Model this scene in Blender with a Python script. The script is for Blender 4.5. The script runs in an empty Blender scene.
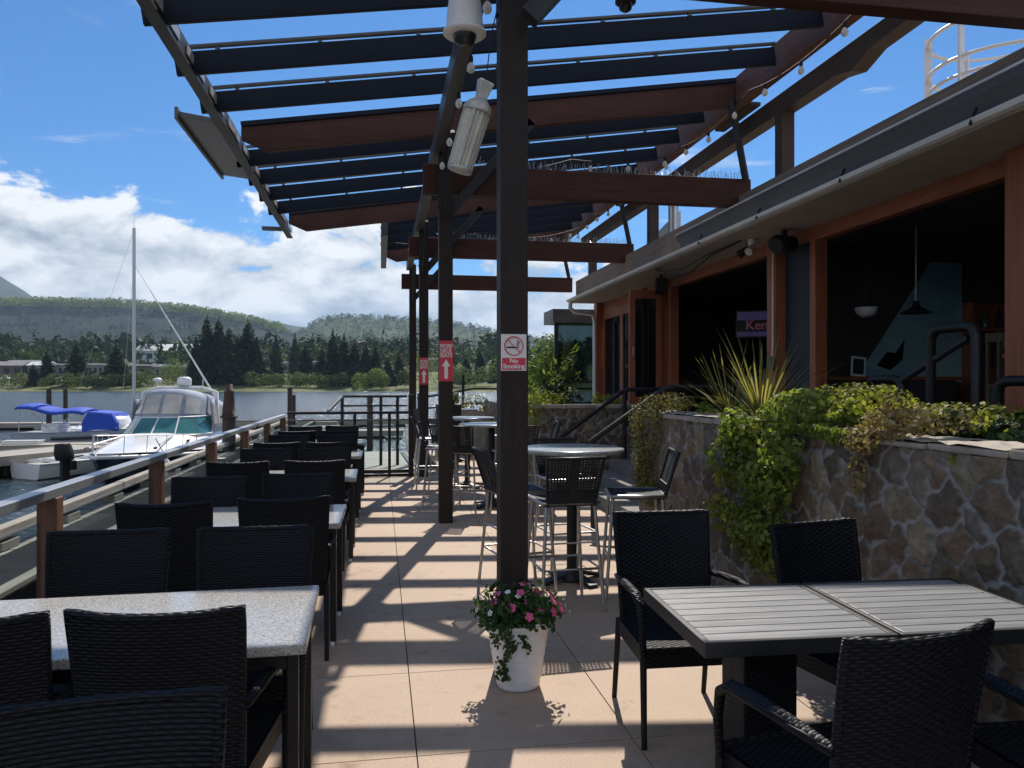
import bpy, math, random
import numpy as np
from mathutils import Vector, Matrix

S = bpy.context.scene
R = math.radians

# ---------------------------------------------------------------- camera, sky, sun, exposure
F, YAW, EYE = 770.0, R(9.73), 1.58
cam = bpy.data.objects.new('camera', bpy.data.cameras.new('camera'))
S.collection.objects.link(cam)
cam.location = (0, 0, EYE)
cam.rotation_euler = (R(90), 0, -YAW)
cam.data.sensor_width = 36
cam.data.lens = 36 * F / 1024
cam.data.clip_start = 0.05
cam.data.clip_end = 30000
S.camera = cam

SUN_AZ, SUN_EL = R(14.5), R(47)
SUN = Vector((math.sin(SUN_AZ) * math.cos(SUN_EL), math.cos(SUN_AZ) * math.cos(SUN_EL), math.sin(SUN_EL)))
world = bpy.data.worlds.new('World')
S.world = world
world.use_nodes = True
W = world.node_tree
W.nodes.clear()
def wn(t, **k):
    n = W.nodes.new(t)
    for a, b in k.items():
        setattr(n, a, b)
    return n
def wm(op, a, b=None, c=None):
    n = wn('ShaderNodeMath', operation=op)
    for i, v in enumerate((a, b, c)):
        if v is None: continue
        if isinstance(v, (int, float)): n.inputs[i].default_value = v
        else: W.links.new(v, n.inputs[i])
    return n.outputs[0]
def wmr(v, a, b, c, d, smooth=True):
    n = wn('ShaderNodeMapRange', interpolation_type='SMOOTHSTEP' if smooth else 'LINEAR')
    W.links.new(v, n.inputs[0])
    for i, x in enumerate((a, b, c, d)): n.inputs[i + 1].default_value = x
    return n.outputs[0]
sky = wn('ShaderNodeTexSky', sky_type='NISHITA')
sky.sun_disc = False
sky.sun_elevation, sky.sun_rotation = SUN_EL, SUN_AZ
sky.air_density, sky.dust_density, sky.ozone_density = 1.0, 0.15, 3.0
tc = wn('ShaderNodeTexCoord')
def wnoise(scale, detail, rough, off=(0, 0, 0), dist=0.0):
    mp = wn('ShaderNodeMapping')
    W.links.new(tc.outputs['Generated'], mp.inputs[0])
    mp.inputs['Scale'].default_value = scale
    mp.inputs['Location'].default_value = off
    n = wn('ShaderNodeTexNoise')
    W.links.new(mp.outputs[0], n.inputs['Vector'])
    n.inputs['Scale'].default_value = 1
    n.inputs['Detail'].default_value = detail
    n.inputs['Roughness'].default_value = rough
    n.inputs['Distortion'].default_value = dist
    return n.outputs[0]
sep = wn('ShaderNodeSeparateXYZ')
W.links.new(tc.outputs['Generated'], sep.inputs[0])
el = sep.outputs['Z']
big = wnoise((3.2, 3.2, 5.0), 3, .5, (3.1, .7, .2))
puff = wnoise((9, 9, 17), 10, .60, (.3, 1.7, 0), .25)
puff2 = wnoise((9, 9, 17), 10, .60, (.3, 1.7, .34), .25)
# a bank of cumulus along the horizon, its top edge between 9 and 14 degrees up
edge = wm('ADD', wm('MULTIPLY', wm('SUBTRACT', big, .5), .22), wm('MULTIPLY', wm('SUBTRACT', puff, .5), .26))
west = wm('MULTIPLY', sep.outputs['X'], -.10)
top = wm('ADD', wm('ADD', edge, .170), west)
bank = wmr(wm('SUBTRACT', top, el), -.002, .020, 0, 1)
wisp = wnoise((4, 4, 26), 7, .6, (5.3, 2.2, 1.1), .4)
wisps = wm('MULTIPLY', wmr(wisp, .60, .76, 0, .75), wmr(el, .52, .27, 0, 1))
behind = wm('MULTIPLY', wmr(wnoise((1.6, 1.6, 2.2), 6, .55, (4, 9, 2)), .33, .55, 0, .95), wmr(sep.outputs['Y'], .05, -.35, 0, 1))  # unseen broken cloud added behind the camera as fill light for surfaces facing it
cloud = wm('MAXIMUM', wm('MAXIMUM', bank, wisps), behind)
relief = wm('ADD', wm('MULTIPLY', wm('SUBTRACT', puff, puff2), 1.9), wm('MULTIPLY', wm('SUBTRACT', puff, .5), 1.3))
body = wnoise((3.0, 3.0, 9), 5, .5, (8, 3, 2))
lit = wm('ADD', wm('ADD', relief, wm('MULTIPLY', wm('SUBTRACT', body, .5), 1.9)), wmr(el, .03, .21, .34, .86, False))
ramp = wn('ShaderNodeValToRGB')
W.links.new(lit, ramp.inputs[0])
ramp.color_ramp.elements[0].position, ramp.color_ramp.elements[0].color = .10, (.30, .36, .43, 1)
ramp.color_ramp.elements[1].position, ramp.color_ramp.elements[1].color = .95, (1.0, 1.0, 1.0, 1)
e = ramp.color_ramp.elements.new(.5); e.color = (.60, .65, .71, 1)
tint = wn('ShaderNodeMix', data_type='RGBA', blend_type='MULTIPLY')
tint.inputs[0].default_value = 1
W.links.new(sky.outputs[0], tint.inputs[6])
tint.inputs[7].default_value = (.145, .435, .70, 1)
b1 = wn('ShaderNodeBackground'); b1.inputs[1].default_value = 0.085
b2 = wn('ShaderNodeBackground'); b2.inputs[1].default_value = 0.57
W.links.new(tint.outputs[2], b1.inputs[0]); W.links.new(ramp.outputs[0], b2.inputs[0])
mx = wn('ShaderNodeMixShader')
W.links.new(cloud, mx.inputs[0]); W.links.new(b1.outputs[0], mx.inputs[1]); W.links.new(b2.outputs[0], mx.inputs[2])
wo = wn('ShaderNodeOutputWorld'); W.links.new(mx.outputs[0], wo.inputs[0])

sun = bpy.data.objects.new('sun', bpy.data.lights.new('sun', 'SUN'))
S.collection.objects.link(sun)
sun.data.energy, sun.data.angle, sun.data.color = 3.3, R(.53), (1, .92, .82)
sun.rotation_euler = (-SUN).to_track_quat('-Z', 'Y').to_euler()
sun.location = (0, 0, 30)

vs = S.view_settings
vs.view_transform, vs.look, vs.gamma, vs.exposure = 'Standard', 'None', 1, 0.88
vs.use_curve_mapping = False
S.cycles.volume_bounces = 0
S.cycles.max_bounces = 8
S.cycles.transparent_max_bounces = 16

# ---------------------------------------------------------------- helpers
rng = np.random.default_rng(7)
random.seed(7)
CT, ST = math.cos(YAW), math.sin(YAW)
def col_at(px, D, z=0.0):           # ground point on a bearing, D metres ahead
    t = (px - 512) / F * D
    return Vector((t * CT + D * ST, D * CT - t * ST, z))

class MB:
    """collects shapes; build() links them as one mesh object"""
    def __init__(s): s.v, s.f, s.sm = [], [], []
    def add(s, vs_, fs, smooth=False):
        o = len(s.v)
        s.v += [tuple(p) for p in vs_]
        s.f += [tuple(i + o for i in f) for f in fs]
        s.sm += [smooth] * len(fs)
        return s
    def box(s, x0, x1, y0, y1, z0, z1):
        v = [(x, y, z) for z in (z0, z1) for y in (y0, y1) for x in (x0, x1)]
        return s.add(v, [(0, 2, 3, 1), (4, 5, 7, 6), (0, 1, 5, 4), (2, 6, 7, 3), (0, 4, 6, 2), (1, 3, 7, 5)])
    def cbox(s, c, d, M=None):
        h = [k / 2 for k in d]
        v = [Vector((x, y, z)) for z in (-h[2], h[2]) for y in (-h[1], h[1]) for x in (-h[0], h[0])]
        v = [(M @ p if M else p) + Vector(c) for p in v]
        return s.add(v, [(0, 2, 3, 1), (4, 5, 7, 6), (0, 1, 5, 4), (2, 6, 7, 3), (0, 4, 6, 2), (1, 3, 7, 5)])
    def bar(s, p, q, w, h, up=(0, 0, 1)):
        p, q = Vector(p), Vector(q)
        d = (q - p).normalized(); u = Vector(up)
        a = d.cross(u)
        if a.length < 1e-4: a = d.cross(Vector((0, 1, 0)))
        a.normalize(); b = a.cross(d).normalized()
        v = []
        for c in (p, q):
            for i, j in ((-1, -1), (1, -1), (1, 1), (-1, 1)):
                v.append(c + a * (w / 2 * i) + b * (h / 2 * j))
        return s.add(v, [(0, 3, 2, 1), (4, 5, 6, 7), (0, 1, 5, 4), (1, 2, 6, 5), (2, 3, 7, 6), (3, 0, 4, 7)])
    def tube(s, pts, r, n=8, flat=1.0, closed=False):
        pts = [Vector(p) for p in pts]
        rs = r if isinstance(r, (list, tuple)) else [r] * len(pts)
        N = len(pts); rings = []
        t0 = (pts[1] - pts[0]).normalized()
        u = t0.orthogonal().normalized()
        for i, p in enumerate(pts):
            if closed: t = (pts[(i + 1) % N] - pts[i - 1])
            else: t = pts[min(i + 1, N - 1)] - pts[max(i - 1, 0)]
            t.normalize()
            u = (u - t * u.dot(t))
            u = u.normalized() if u.length > 1e-5 else t.orthogonal().normalized()
            w = t.cross(u)
            rings.append([p + (u * math.cos(a) + w * math.sin(a) * flat) * rs[i] for a in [2 * math.pi * k / n for k in range(n)]])
        v = [p for rg in rings for p in rg]
        f = []
        for i in range(N if closed else N - 1):
            a, b = i * n, ((i + 1) % N) * n
            for k in range(n):
                f.append((a + k, a + (k + 1) % n, b + (k + 1) % n, b + k))
        s.add(v, f, True)
        if not closed:
            s.add(rings[0], [tuple(range(n))[::-1]]); s.add(rings[-1], [tuple(range(n))])
        return s
    def lathe(s, prof, c=(0, 0, 0), n=24, smooth=True, cap=True):
        v = [(c[0] + r * math.cos(2 * math.pi * k / n), c[1] + r * math.sin(2 * math.pi * k / n), c[2] + z) for r, z in prof for k in range(n)]
        f = []
        for i in range(len(prof) - 1):
            for k in range(n):
                f.append((i * n + k, i * n + (k + 1) % n, (i + 1) * n + (k + 1) % n, (i + 1) * n + k))
        s.add(v, f, smooth)
        if cap:
            L = len(prof) - 1
            if prof[0][0] > 1e-4: s.add(v[:n], [tuple(range(n))[::-1]])
            if prof[L][0] > 1e-4: s.add(v[L * n:], [tuple(range(n))])
        return s
    def prism(s, poly, lo, hi, axis='y'):
        n = len(poly)
        def P(a, b, d):
            return {'y': (a, d, b), 'x': (d, a, b), 'z': (a, b, d)}[axis]
        v = [P(a, b, lo) for a, b in poly] + [P(a, b, hi) for a, b in poly]
        f = [tuple(range(n))[::-1], tuple(range(n, 2 * n))] + [(i, (i + 1) % n, n + (i + 1) % n, n + i) for i in range(n)]
        return s.add(v, f)
    def grid(s, fn, nu, nv, smooth=True, closed_u=False):
        v = [fn(i / nu, j / nv) for j in range(nv + 1) for i in range(nu + 1)]
        f = [(j * (nu + 1) + i, j * (nu + 1) + i + 1, (j + 1) * (nu + 1) + i + 1, (j + 1) * (nu + 1) + i) for j in range(nv) for i in range(nu)]
        return s.add(v, f, smooth)
    def build(s, name, mat, parent=None, bevel=0, world=False, solid=0):
        me = bpy.data.meshes.new(name)
        off = wloc(parent) if (world and parent) else Vector((0, 0, 0))
        me.from_pydata([tuple(Vector(p) - off) for p in s.v], [], s.f)
        me.polygons.foreach_set('use_smooth', s.sm)
        me.update()
        return link(name, me, mat, parent, bevel, solid)
def wloc(o):
    v = Vector((0, 0, 0))
    while o: v = v + o.location; o = o.parent
    return v
def link(name, me, mat, parent=None, bevel=0, solid=0, loc=None):
    o = bpy.data.objects.new(name, me)
    S.collection.objects.link(o)
    if mat is not None: me.materials.append(mat)
    if parent: o.parent = parent
    if loc is not None: o.location = loc
    if solid:
        m = o.modifiers.new('thick', 'SOLIDIFY'); m.thickness = solid; m.offset = 0
    if bevel:
        m = o.modifiers.new('soft', 'BEVEL'); m.width = bevel; m.segments = 2; m.limit_method = 'ANGLE'; m.angle_limit = R(50)
    return o
def tag(o, label=None, cat=None, group=None, kind=None):
    if label: o['label'] = label
    if cat: o['category'] = cat
    if group: o['group'] = group
    if kind: o['kind'] = kind
    return o
def thing(name, label, cat, loc=(0, 0, 0), rz=0, group=None):
    o = bpy.data.objects.new(name, None)
    o.empty_display_size = .1
    S.collection.objects.link(o)
    o.location = loc; o.rotation_euler = (0, 0, rz)
    return tag(o, label, cat, group)
def struct(o): return tag(o, kind='structure')
def copy_tree(o, parent=None):
    c = o.copy(); S.collection.objects.link(c)
    if parent: c.parent = parent
    for ch in [x for x in KIDS.get(o.name, [])]:
        copy_tree(ch, c)
    return c
KIDS = {}
def index_kids():
    KIDS.clear()
    for x in S.objects:
        if x.parent: KIDS.setdefault(x.parent.name, []).append(x)
def place(proto, used, loc, rz, label, group=None, sc=None):
    o = proto if not used else copy_tree(proto)
    o.location = loc; o.rotation_euler = (0, 0, rz)
    if sc: o.scale = (sc, sc, sc) if isinstance(sc, (int, float)) else sc
    o['label'] = label
    if group: o['group'] = group
    return o

def np_mesh(name, V, Fq):
    """fast quad mesh from arrays"""
    me = bpy.data.meshes.new(name)
    V = np.ascontiguousarray(V, dtype=np.float32); Fq = np.ascontiguousarray(Fq, dtype=np.int32)
    me.vertices.add(len(V)); me.vertices.foreach_set('co', V.ravel())
    me.loops.add(Fq.size); me.loops.foreach_set('vertex_index', Fq.ravel())
    me.polygons.add(len(Fq))
    me.polygons.foreach_set('loop_start', np.arange(len(Fq), dtype=np.int32) * Fq.shape[1])
    me.polygons.foreach_set('loop_total', np.full(len(Fq), Fq.shape[1], dtype=np.int32))
    me.update(calc_edges=True)
    return me
def leaf_mesh(name, C, size, N=None, aspect=.6, droop=None, r=rng):
    """rhombic leaves at C (n,3); N their facing normals; size scalar or (n,)"""
    n = len(C)
    size = np.broadcast_to(np.asarray(size, float), (n,))[:, None]
    if N is None: N = r.normal(size=(n, 3))
    N = N / (np.linalg.norm(N, axis=1, keepdims=True) + 1e-9)
    A = r.normal(size=(n, 3)) if droop is None else droop
    A = A - N * (A * N).sum(1, keepdims=True)
    A /= (np.linalg.norm(A, axis=1, keepdims=True) + 1e-9)
    B = np.cross(N, A)
    V = np.empty((n, 4, 3))
    V[:, 0] = C - A * size * .5
    V[:, 1] = C + B * size * aspect * .5 + N * size * .08
    V[:, 2] = C + A * size * .5
    V[:, 3] = C - B * size * aspect * .5 + N * size * .08
    return np_mesh(name, V.reshape(-1, 3), np.arange(n * 4).reshape(-1, 4))

def text_mesh(body, size, bold=0.0):
    cu = bpy.data.curves.new('t', 'FONT')
    cu.body = body; cu.size = size; cu.align_x = 'CENTER'; cu.align_y = 'CENTER'
    cu.offset = bold; cu.extrude = .0008; cu.space_line = .85
    o = bpy.data.objects.new('t', cu); S.collection.objects.link(o)
    dg = bpy.context.evaluated_depsgraph_get(); dg.update()
    me = bpy.data.meshes.new_from_object(o.evaluated_get(dg))
    bpy.data.objects.remove(o); bpy.data.curves.remove(cu)
    me.materials.clear()
    return me
def lettering(body, size, mat, parent, loc, rot=(R(90), 0, 0), bold=0.0, name='lettering', sx=1):
    o = link(name, text_mesh(body, size, bold), mat, parent, loc=loc)
    o.rotation_euler = rot; o.scale = (sx, 1, 1)
    return o

# ---------------------------------------------------------------- materials
class Nodes:
    def __init__(s, name):
        s.m = bpy.data.materials.new(name); s.m.use_nodes = True
        s.t = s.m.node_tree; s.b = s.t.nodes['Principled BSDF']; s.out = s.t.nodes['Material Output']
    def n(s, t, **k):
        x = s.t.nodes.new(t)
        for a, b in k.items(): setattr(x, a, b)
        return x
    def l(s, a, b): s.t.links.new(a, b)
    def coord(s, which='Object', scale=(1, 1, 1)):
        c = s.n('ShaderNodeTexCoord'); mp = s.n('ShaderNodeMapping'); s.l(c.outputs[which], mp.inputs[0])
        mp.inputs['Scale'].default_value = scale
        return mp.outputs[0]
    def noise(s, vec, scale, detail=4, rough=.55):
        x = s.n('ShaderNodeTexNoise'); s.l(vec, x.inputs['Vector'])
        x.inputs['Scale'].default_value = scale; x.inputs['Detail'].default_value = detail; x.inputs['Roughness'].default_value = rough
        return x.outputs[0]
    def math(s, op, a, b=None, c=None):
        x = s.n('ShaderNodeMath', operation=op)
        for i, v in enumerate((a, b, c)):
            if v is None: continue
            if isinstance(v, (int, float)): x.inputs[i].default_value = v
            else: s.l(v, x.inputs[i])
        return x.outputs[0]
    def ramp(s, fac, stops):
        x = s.n('ShaderNodeValToRGB'); s.l(fac, x.inputs[0])
        el_ = x.color_ramp.elements
        while len(el_) < len(stops): el_.new(.5)
        for e_, (p, c) in zip(el_, stops):
            e_.position = p; e_.color = (*c, 1) if len(c) == 3 else c
        return x.outputs[0]
    def mix(s, fac, a, b, mode='MIX'):
        x = s.n('ShaderNodeMix', data_type='RGBA', blend_type=mode)
        for i, v in ((0, fac), (6, a), (7, b)):
            if isinstance(v, (int, float)): x.inputs[i].default_value = v
            elif isinstance(v, tuple): x.inputs[i].default_value = (*v, 1)
            else: s.l(v, x.inputs[i])
        return x.outputs[2]
    def bump(s, h, strength, dist=.01):
        x = s.n('ShaderNodeBump'); x.inputs['Strength'].default_value = strength; x.inputs['Distance'].default_value = dist
        s.l(h, x.inputs['Height']); s.l(x.outputs[0], s.b.inputs['Normal'])
    def base(s, c):
        if isinstance(c, tuple): s.b.inputs['Base Color'].default_value = (*c, 1)
        else: s.l(c, s.b.inputs['Base Color'])
    def set(s, **k):
        for a, v in k.items():
            i = s.b.inputs[{'rough': 'Roughness', 'metal': 'Metallic', 'spec': 'Specular IOR Level', 'coat': 'Coat Weight', 'trans': 'Transmission Weight', 'ior': 'IOR', 'alpha': 'Alpha'}[a]]
            if isinstance(v, (int, float)): i.default_value = v
            else: s.l(v, i)

def plain(name, col, rough=.5, metal=0, var=.25, vscale=6, bump=.15, bscale=60, stretch=(1, 1, 1), spec=.5, coat=0):
    """paint, wood, metal, plastic: colour mottled by noise, roughness broken up, a fine bump"""
    N = Nodes(name)
    v = N.coord('Object', stretch)
    n1 = N.noise(v, vscale, 6)
    lo = tuple(c * (1 - var) for c in col); hi = tuple(min(1, c * (1 + var)) for c in col)
    N.base(N.ramp(n1, [(.3, lo), (.7, hi)]))
    N.set(metal=metal, spec=spec, coat=coat)
    N.set(rough=N.math('ADD', N.math('MULTIPLY', N.math('SUBTRACT', n1, .5), .25), rough))
    if bump: N.bump(N.noise(v, bscale, 4), bump, .004)
    return N.m

def wood(name, col, rough=.6, axis='y', var=.5, spec=.35):
    st = {'x': (.5, 14, 14), 'y': (14, .5, 14), 'z': (14, 14, .5)}[axis]
    N = Nodes(name)
    v = N.coord('Object', st)
    n1 = N.noise(v, 3.0, 8, .65)
    n2 = N.noise(N.coord('Object'), 1.3, 3)
    f = N.math('ADD', N.math('MULTIPLY', n1, .7), N.math('MULTIPLY', n2, .3))
    N.base(N.ramp(f, [(.33, tuple(c * (1 - var) for c in col)), (.68, tuple(min(1, c * (1 + var)) for c in col))]))
    N.set(rough=N.math('ADD', rough - .12, N.math('MULTIPLY', n1, .25)), spec=spec)
    N.bump(n1, .5, .004)
    return N.m

def leafmat(name, c0, c1, c2=None, trans=.35):
    N = Nodes(name)
    g = N.n('ShaderNodeNewGeometry')
    st = [(0, c0), (1, c1)] if c2 is None else [(0, c0), (.6, c1), (1, c2)]
    col = N.ramp(g.outputs['Random Per Island'], st)
    N.base(col); N.set(rough=.6, spec=.2 if trans > .21 else .05)
    t = N.n('ShaderNodeBsdfTranslucent'); N.l(N.mix(1.0, col, (1.25, 1.35, .6), 'MULTIPLY'), t.inputs[0])
    m = N.n('ShaderNodeMixShader'); m.inputs[0].default_value = trans
    N.l(N.b.outputs[0], m.inputs[1]); N.l(t.outputs[0], m.inputs[2]); N.l(m.outputs[0], N.out.inputs[0])
    return N.m

def glassy(name, col=(.8, .9, .9), refl=.12, op=.12, tint=(.02, .03, .035)):
    """thin architectural pane: see-through with mirror reflections"""
    N = Nodes(name)
    tr = N.n('ShaderNodeBsdfTransparent'); tr.inputs[0].default_value = (*col, 1)
    N.base(tint); N.set(rough=.02, spec=.6)
    fr = N.n('ShaderNodeLayerWeight'); fr.inputs[0].default_value = .5
    f = N.math('MINIMUM', N.math('ADD', N.math('MULTIPLY', N.math('POWER', fr.outputs['Facing'], 4.0), .8), op), 1.0)
    m = N.n('ShaderNodeMixShader'); N.l(f, m.inputs[0]); N.l(tr.outputs[0], m.inputs[1]); N.l(N.b.outputs[0], m.inputs[2])
    N.l(m.outputs[0], N.out.inputs[0])
    return N.m

def wicker_mat():
    N = Nodes('black_wicker')
    c = N.n('ShaderNodeTexCoord'); sp = N.n('ShaderNodeSeparateXYZ'); N.l(c.outputs['Object'], sp.inputs[0])
    u = N.math('ADD', sp.outputs['X'], N.math('MULTIPLY', sp.outputs['Y'], .25))
    ge = N.n('ShaderNodeNewGeometry'); sn = N.n('ShaderNodeSeparateXYZ'); N.l(ge.outputs['True Normal'], sn.inputs[0])
    flat = N.math('GREATER_THAN', N.math('ABSOLUTE', sn.outputs['Z']), .7)
    v = N.math('ADD', N.math('MULTIPLY', sp.outputs['Z'], N.math('SUBTRACT', 1.0, flat)), N.math('MULTIPLY', sp.outputs['Y'], flat))
    vv = N.math('MULTIPLY', v, 1 / .0105); row = N.math('FLOOR', vv)
    strand = N.math('ABSOLUTE', N.math('SINE', N.math('MULTIPLY', vv, math.pi)))
    uu = N.math('ADD', N.math('MULTIPLY', u, 1 / .021), row)
    over = N.math('ADD', .5, N.math('MULTIPLY', N.math('COSINE', N.math('MULTIPLY', uu, math.pi)), .5))
    h = N.math('MULTIPLY', N.math('POWER', strand, .5), N.math('ADD', .08, N.math('MULTIPLY', N.math('POWER', over, .7), .92)))
    N.base(N.ramp(h, [(0, (.0015, .0015, .002)), (.5, (.0045, .0065, .0105)), (1, (.010, .014, .022))]))
    N.set(rough=.5, spec=.22)
    N.bump(h, .85, .006)
    return N.m

def granite(name, stops, s=1.0):
    N = Nodes(name)
    v = N.coord('Object')
    vo = N.n('ShaderNodeTexVoronoi'); N.l(v, vo.inputs['Vector']); vo.inputs['Scale'].default_value = 300 * s
    g = N.n('ShaderNodeSeparateColor'); N.l(vo.outputs['Color'], g.inputs[0])
    n = N.noise(v, 90 * s, 5, .7)
    f = N.math('ADD', N.math('MULTIPLY', g.outputs[0], .55), N.math('MULTIPLY', n, .45))
    N.base(N.ramp(f, stops))
    N.set(rough=N.math('ADD', .16, N.math('MULTIPLY', n, .12)), spec=.5)
    return N.m

M = {}
M['wicker'] = wicker_mat()
M['chair_frame'] = plain('chair_frame_metal', (.009, .0095, .011), .55, 0, .3, 20, .1, 60, (1, 1, 1), .25)
M['steel'] = plain('brushed_steel', (.50, .50, .50), .34, .9, .1, 30, 0, 120)
M['granite'] = granite('speckled_granite', [(.18, (.15, .14, .125)), (.36, (.30, .29, .265)), (.55, (.41, .405, .385)), (.80, (.54, .54, .53))])
M['granite_grey'] = granite('grey_granite', [(.22, (.10, .11, .11)), (.45, (.30, .32, .32)), (.75, (.55, .58, .57))], .8)
M['post_wood'] = wood('dark_stained_post', (.024, .016, .014), .62, 'z')
M['beam_wood'] = wood('red_brown_beam', (.078, .030, .021), .68, 'x')
M['beam_wood_long'] = wood('red_brown_long_beam', (.13, .058, .037), .65, 'y')
M['old_wood_long'] = wood('weathered_dark_beam', (.075, .055, .045), .7, 'y')
M['louver'] = plain('blue_black_louver', (.004, .009, .022), .6, 0, .3, 4, .1, 40, (.4, 4, 4), .25)
M['dark_steel'] = plain('dark_steel', (.032, .034, .037), .45, .3, .3, 5, .15, 80)
M['grey_steel'] = plain('grey_painted_steel', (.085, .088, .092), .5, .1, .25, 3, .12, 60)
M['black_metal'] = plain('black_metal', (.012, .013, .015), .5, .2, .3, 12, .1)
M['cedar'] = wood('cedar_trim', (.33, .108, .055), .5, 'z', .35)
M['cedar_h'] = wood('cedar_header', (.34, .115, .058), .55, 'y', .35)
M['soffit'] = plain('soffit_boards', (.48, .42, .37), .75, 0, .1, 3, .1)
M['gutter'] = plain('white_gutter', (.80, .80, .78), .4, .1, .12, 3, .1)
M['fascia'] = plain('grey_fascia', (.11, .112, .118), .42, .2, .25, 2.5, .1, 40, (1, .2, 1))
M['roof_board'] = wood('weathered_roof_board', (.26, .20, .15), .8, 'y', .35)
M['dark_glass'] = plain('dark_camera_glass', (.02, .022, .025), .08, 0, .2, 4, 0)
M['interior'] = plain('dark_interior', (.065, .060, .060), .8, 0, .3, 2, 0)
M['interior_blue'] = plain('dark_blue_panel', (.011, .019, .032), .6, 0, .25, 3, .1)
M['white'] = plain('white_plastic', (.78, .78, .77), .4, 0, .06, 5, .05)
M['lamp_grey'] = plain('galvanised_lamp', (.50, .49, .46), .45, .4, .2, 15, .1)
M['lens'] = plain('ribbed_lens', (.60, .58, .50), .3, 0, .15, 10, .1)
M['sign_white'] = plain('sign_white', (.80, .79, .78), .4, 0, .04, 4, 0)
M['sign_red'] = plain('sign_red', (.62, .045, .075), .4, 0, .10, 4, 0)
M['black'] = plain('black_print', (.012, .012, .012), .5, 0, .1, 4, 0)
M['pane'] = glassy('clear_pane', (.90, .95, .95), 0, .02)
M['window'] = glassy('dark_window_pane', (.30, .38, .38), 0, .24)
M['bulb'] = plain('frosted_bulb', (.85, .84, .78), .2, 0, .03, 4, 0)
M['bark'] = wood('bark', (.085, .062, .045), .9, 'z', .4)
M['soil'] = plain('planter_soil', (.045, .032, .024), .95, 0, .4, 12, .6, 60)
M['pot'] = plain('white_pot', (.76, .79, .84), .38, 0, .05, 5, .06)
M['dock_wood'] = wood('grey_dock_boards', (.33, .31, .27), .8, 'x', .35)
M['dock_beam'] = wood('weathered_timber', (.30, .275, .235), .85, 'y', .4)
M['asphalt_mat'] = plain('black_grip_matting', (.030, .032, .036), .95, 0, .3, 8, .5, 200, (1, 1, 1), .1)
M['pile_wood'] = wood('dark_piling', (.055, .045, .038), .8, 'z', .45)
M['rust'] = plain('rusty_steel', (.075, .040, .034), .75, .2, .45, 4, .4, 30)
M['gelcoat'] = plain('white_gelcoat', (.80, .80, .79), .22, 0, .05, 2, 0, coat=.3)
M['navy'] = plain('navy_gelcoat', (.012, .020, .040), .2, 0, .2, 2, 0, coat=.4)
M['canvas_grey'] = plain('grey_canvas', (.30, .34, .41), .8, 0, .15, 6, .2, 90)
M['canvas_blue'] = plain('blue_canvas', (.014, .068, .46), .75, 0, .2, 5, .25, 60)
M['vinyl'] = plain('clear_vinyl', (.50, .47, .42), .15, 0, .25, 2, .1, 8)
M['boat_glass'] = plain('green_boat_glass', (.06, .19, .18), .05, 0, .3, 2, 0)
M['hull_grey'] = plain('grey_blue_hull', (.36, .42, .52), .3, 0, .1, 3, 0)
M['rubber'] = plain('black_rubber', (.015, .015, .016), .6, 0, .2, 10, .1)
# ================================================================ THE SETTING
def patio_mat():
    N = Nodes('exposed_tan_concrete')
    v = N.coord('Object')
    a = N.noise(v, .9, 5); b = N.noise(v, 9, 6, .6); c = N.noise(v, 160, 3, .7)
    base_ = N.ramp(N.math('ADD', N.math('MULTIPLY', a, .5), N.math('MULTIPLY', b, .5)), [(.30, (.375, .27, .195)), (.52, (.46, .345, .255)), (.72, (.52, .395, .30))])
    spk = N.ramp(c, [(.36, (.60, .58, .55)), (.5, (1, 1, 1)), (.66, (1.18, 1.15, 1.1))])
    col = N.mix(1.0, base_, spk, 'MULTIPLY')
    st = N.ramp(N.noise(N.coord('Object', (1, 1, 1)), 2.7, 7, .72), [(.30, (.55, .50, .47)), (.43, (1, 1, 1))])
    sp = N.n('ShaderNodeTexVoronoi'); N.l(v, sp.inputs['Vector']); sp.inputs['Scale'].default_value = 3.1; sp.inputs['Randomness'].default_value = 1
    gum = N.ramp(N.math('ADD', sp.outputs['Distance'], N.math('MULTIPLY', N.noise(v, 22, 3), .05)), [(.045, (.50, .46, .44)), (.075, (1, 1, 1))])
    N.base(N.mix(.7, N.mix(.85, col, st, 'MULTIPLY'), gum, 'MULTIPLY'))
    N.set(rough=N.math('ADD', .55, N.math('MULTIPLY', b, .3)), spec=.35)
    N.bump(N.math('ADD', N.math('MULTIPLY', c, .5), N.math('MULTIPLY', b, .6)), .35, .004)
    return N.m
M['patio'] = patio_mat()
M['joint'] = plain('joint_dirt', (.07, .055, .045), .95, 0, .3, 10, 0)

m = MB()
gx, gy, gs, hw = .155, 3.29, .955, .003
xs = [-1.66] + [gx + gs * k for k in range(-1, 4)] + [4.6]
ys = [-2.6] + [gy + gs * k for k in range(-5, 17)] + [19.4]
for i in range(len(xs) - 1):
    for j in range(len(ys) - 1):
        if xs[i] < .6 and ys[j] > 13.2: continue
        m.box(xs[i] + hw, xs[i + 1] - hw, ys[j] + hw, min(ys[j + 1], 13.45 if xs[i] < .6 else 99) - hw, -.06, 0)
struct(m.build('patio_floor', M['patio']))
m = MB(); m.box(-1.65, 4.6, -2.6, 13.4, -.35, -.012); m.box(1.12, 4.6, 13.4, 19.4, -.35, -.012)
struct(m.build('patio_base', M['joint']))

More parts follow.
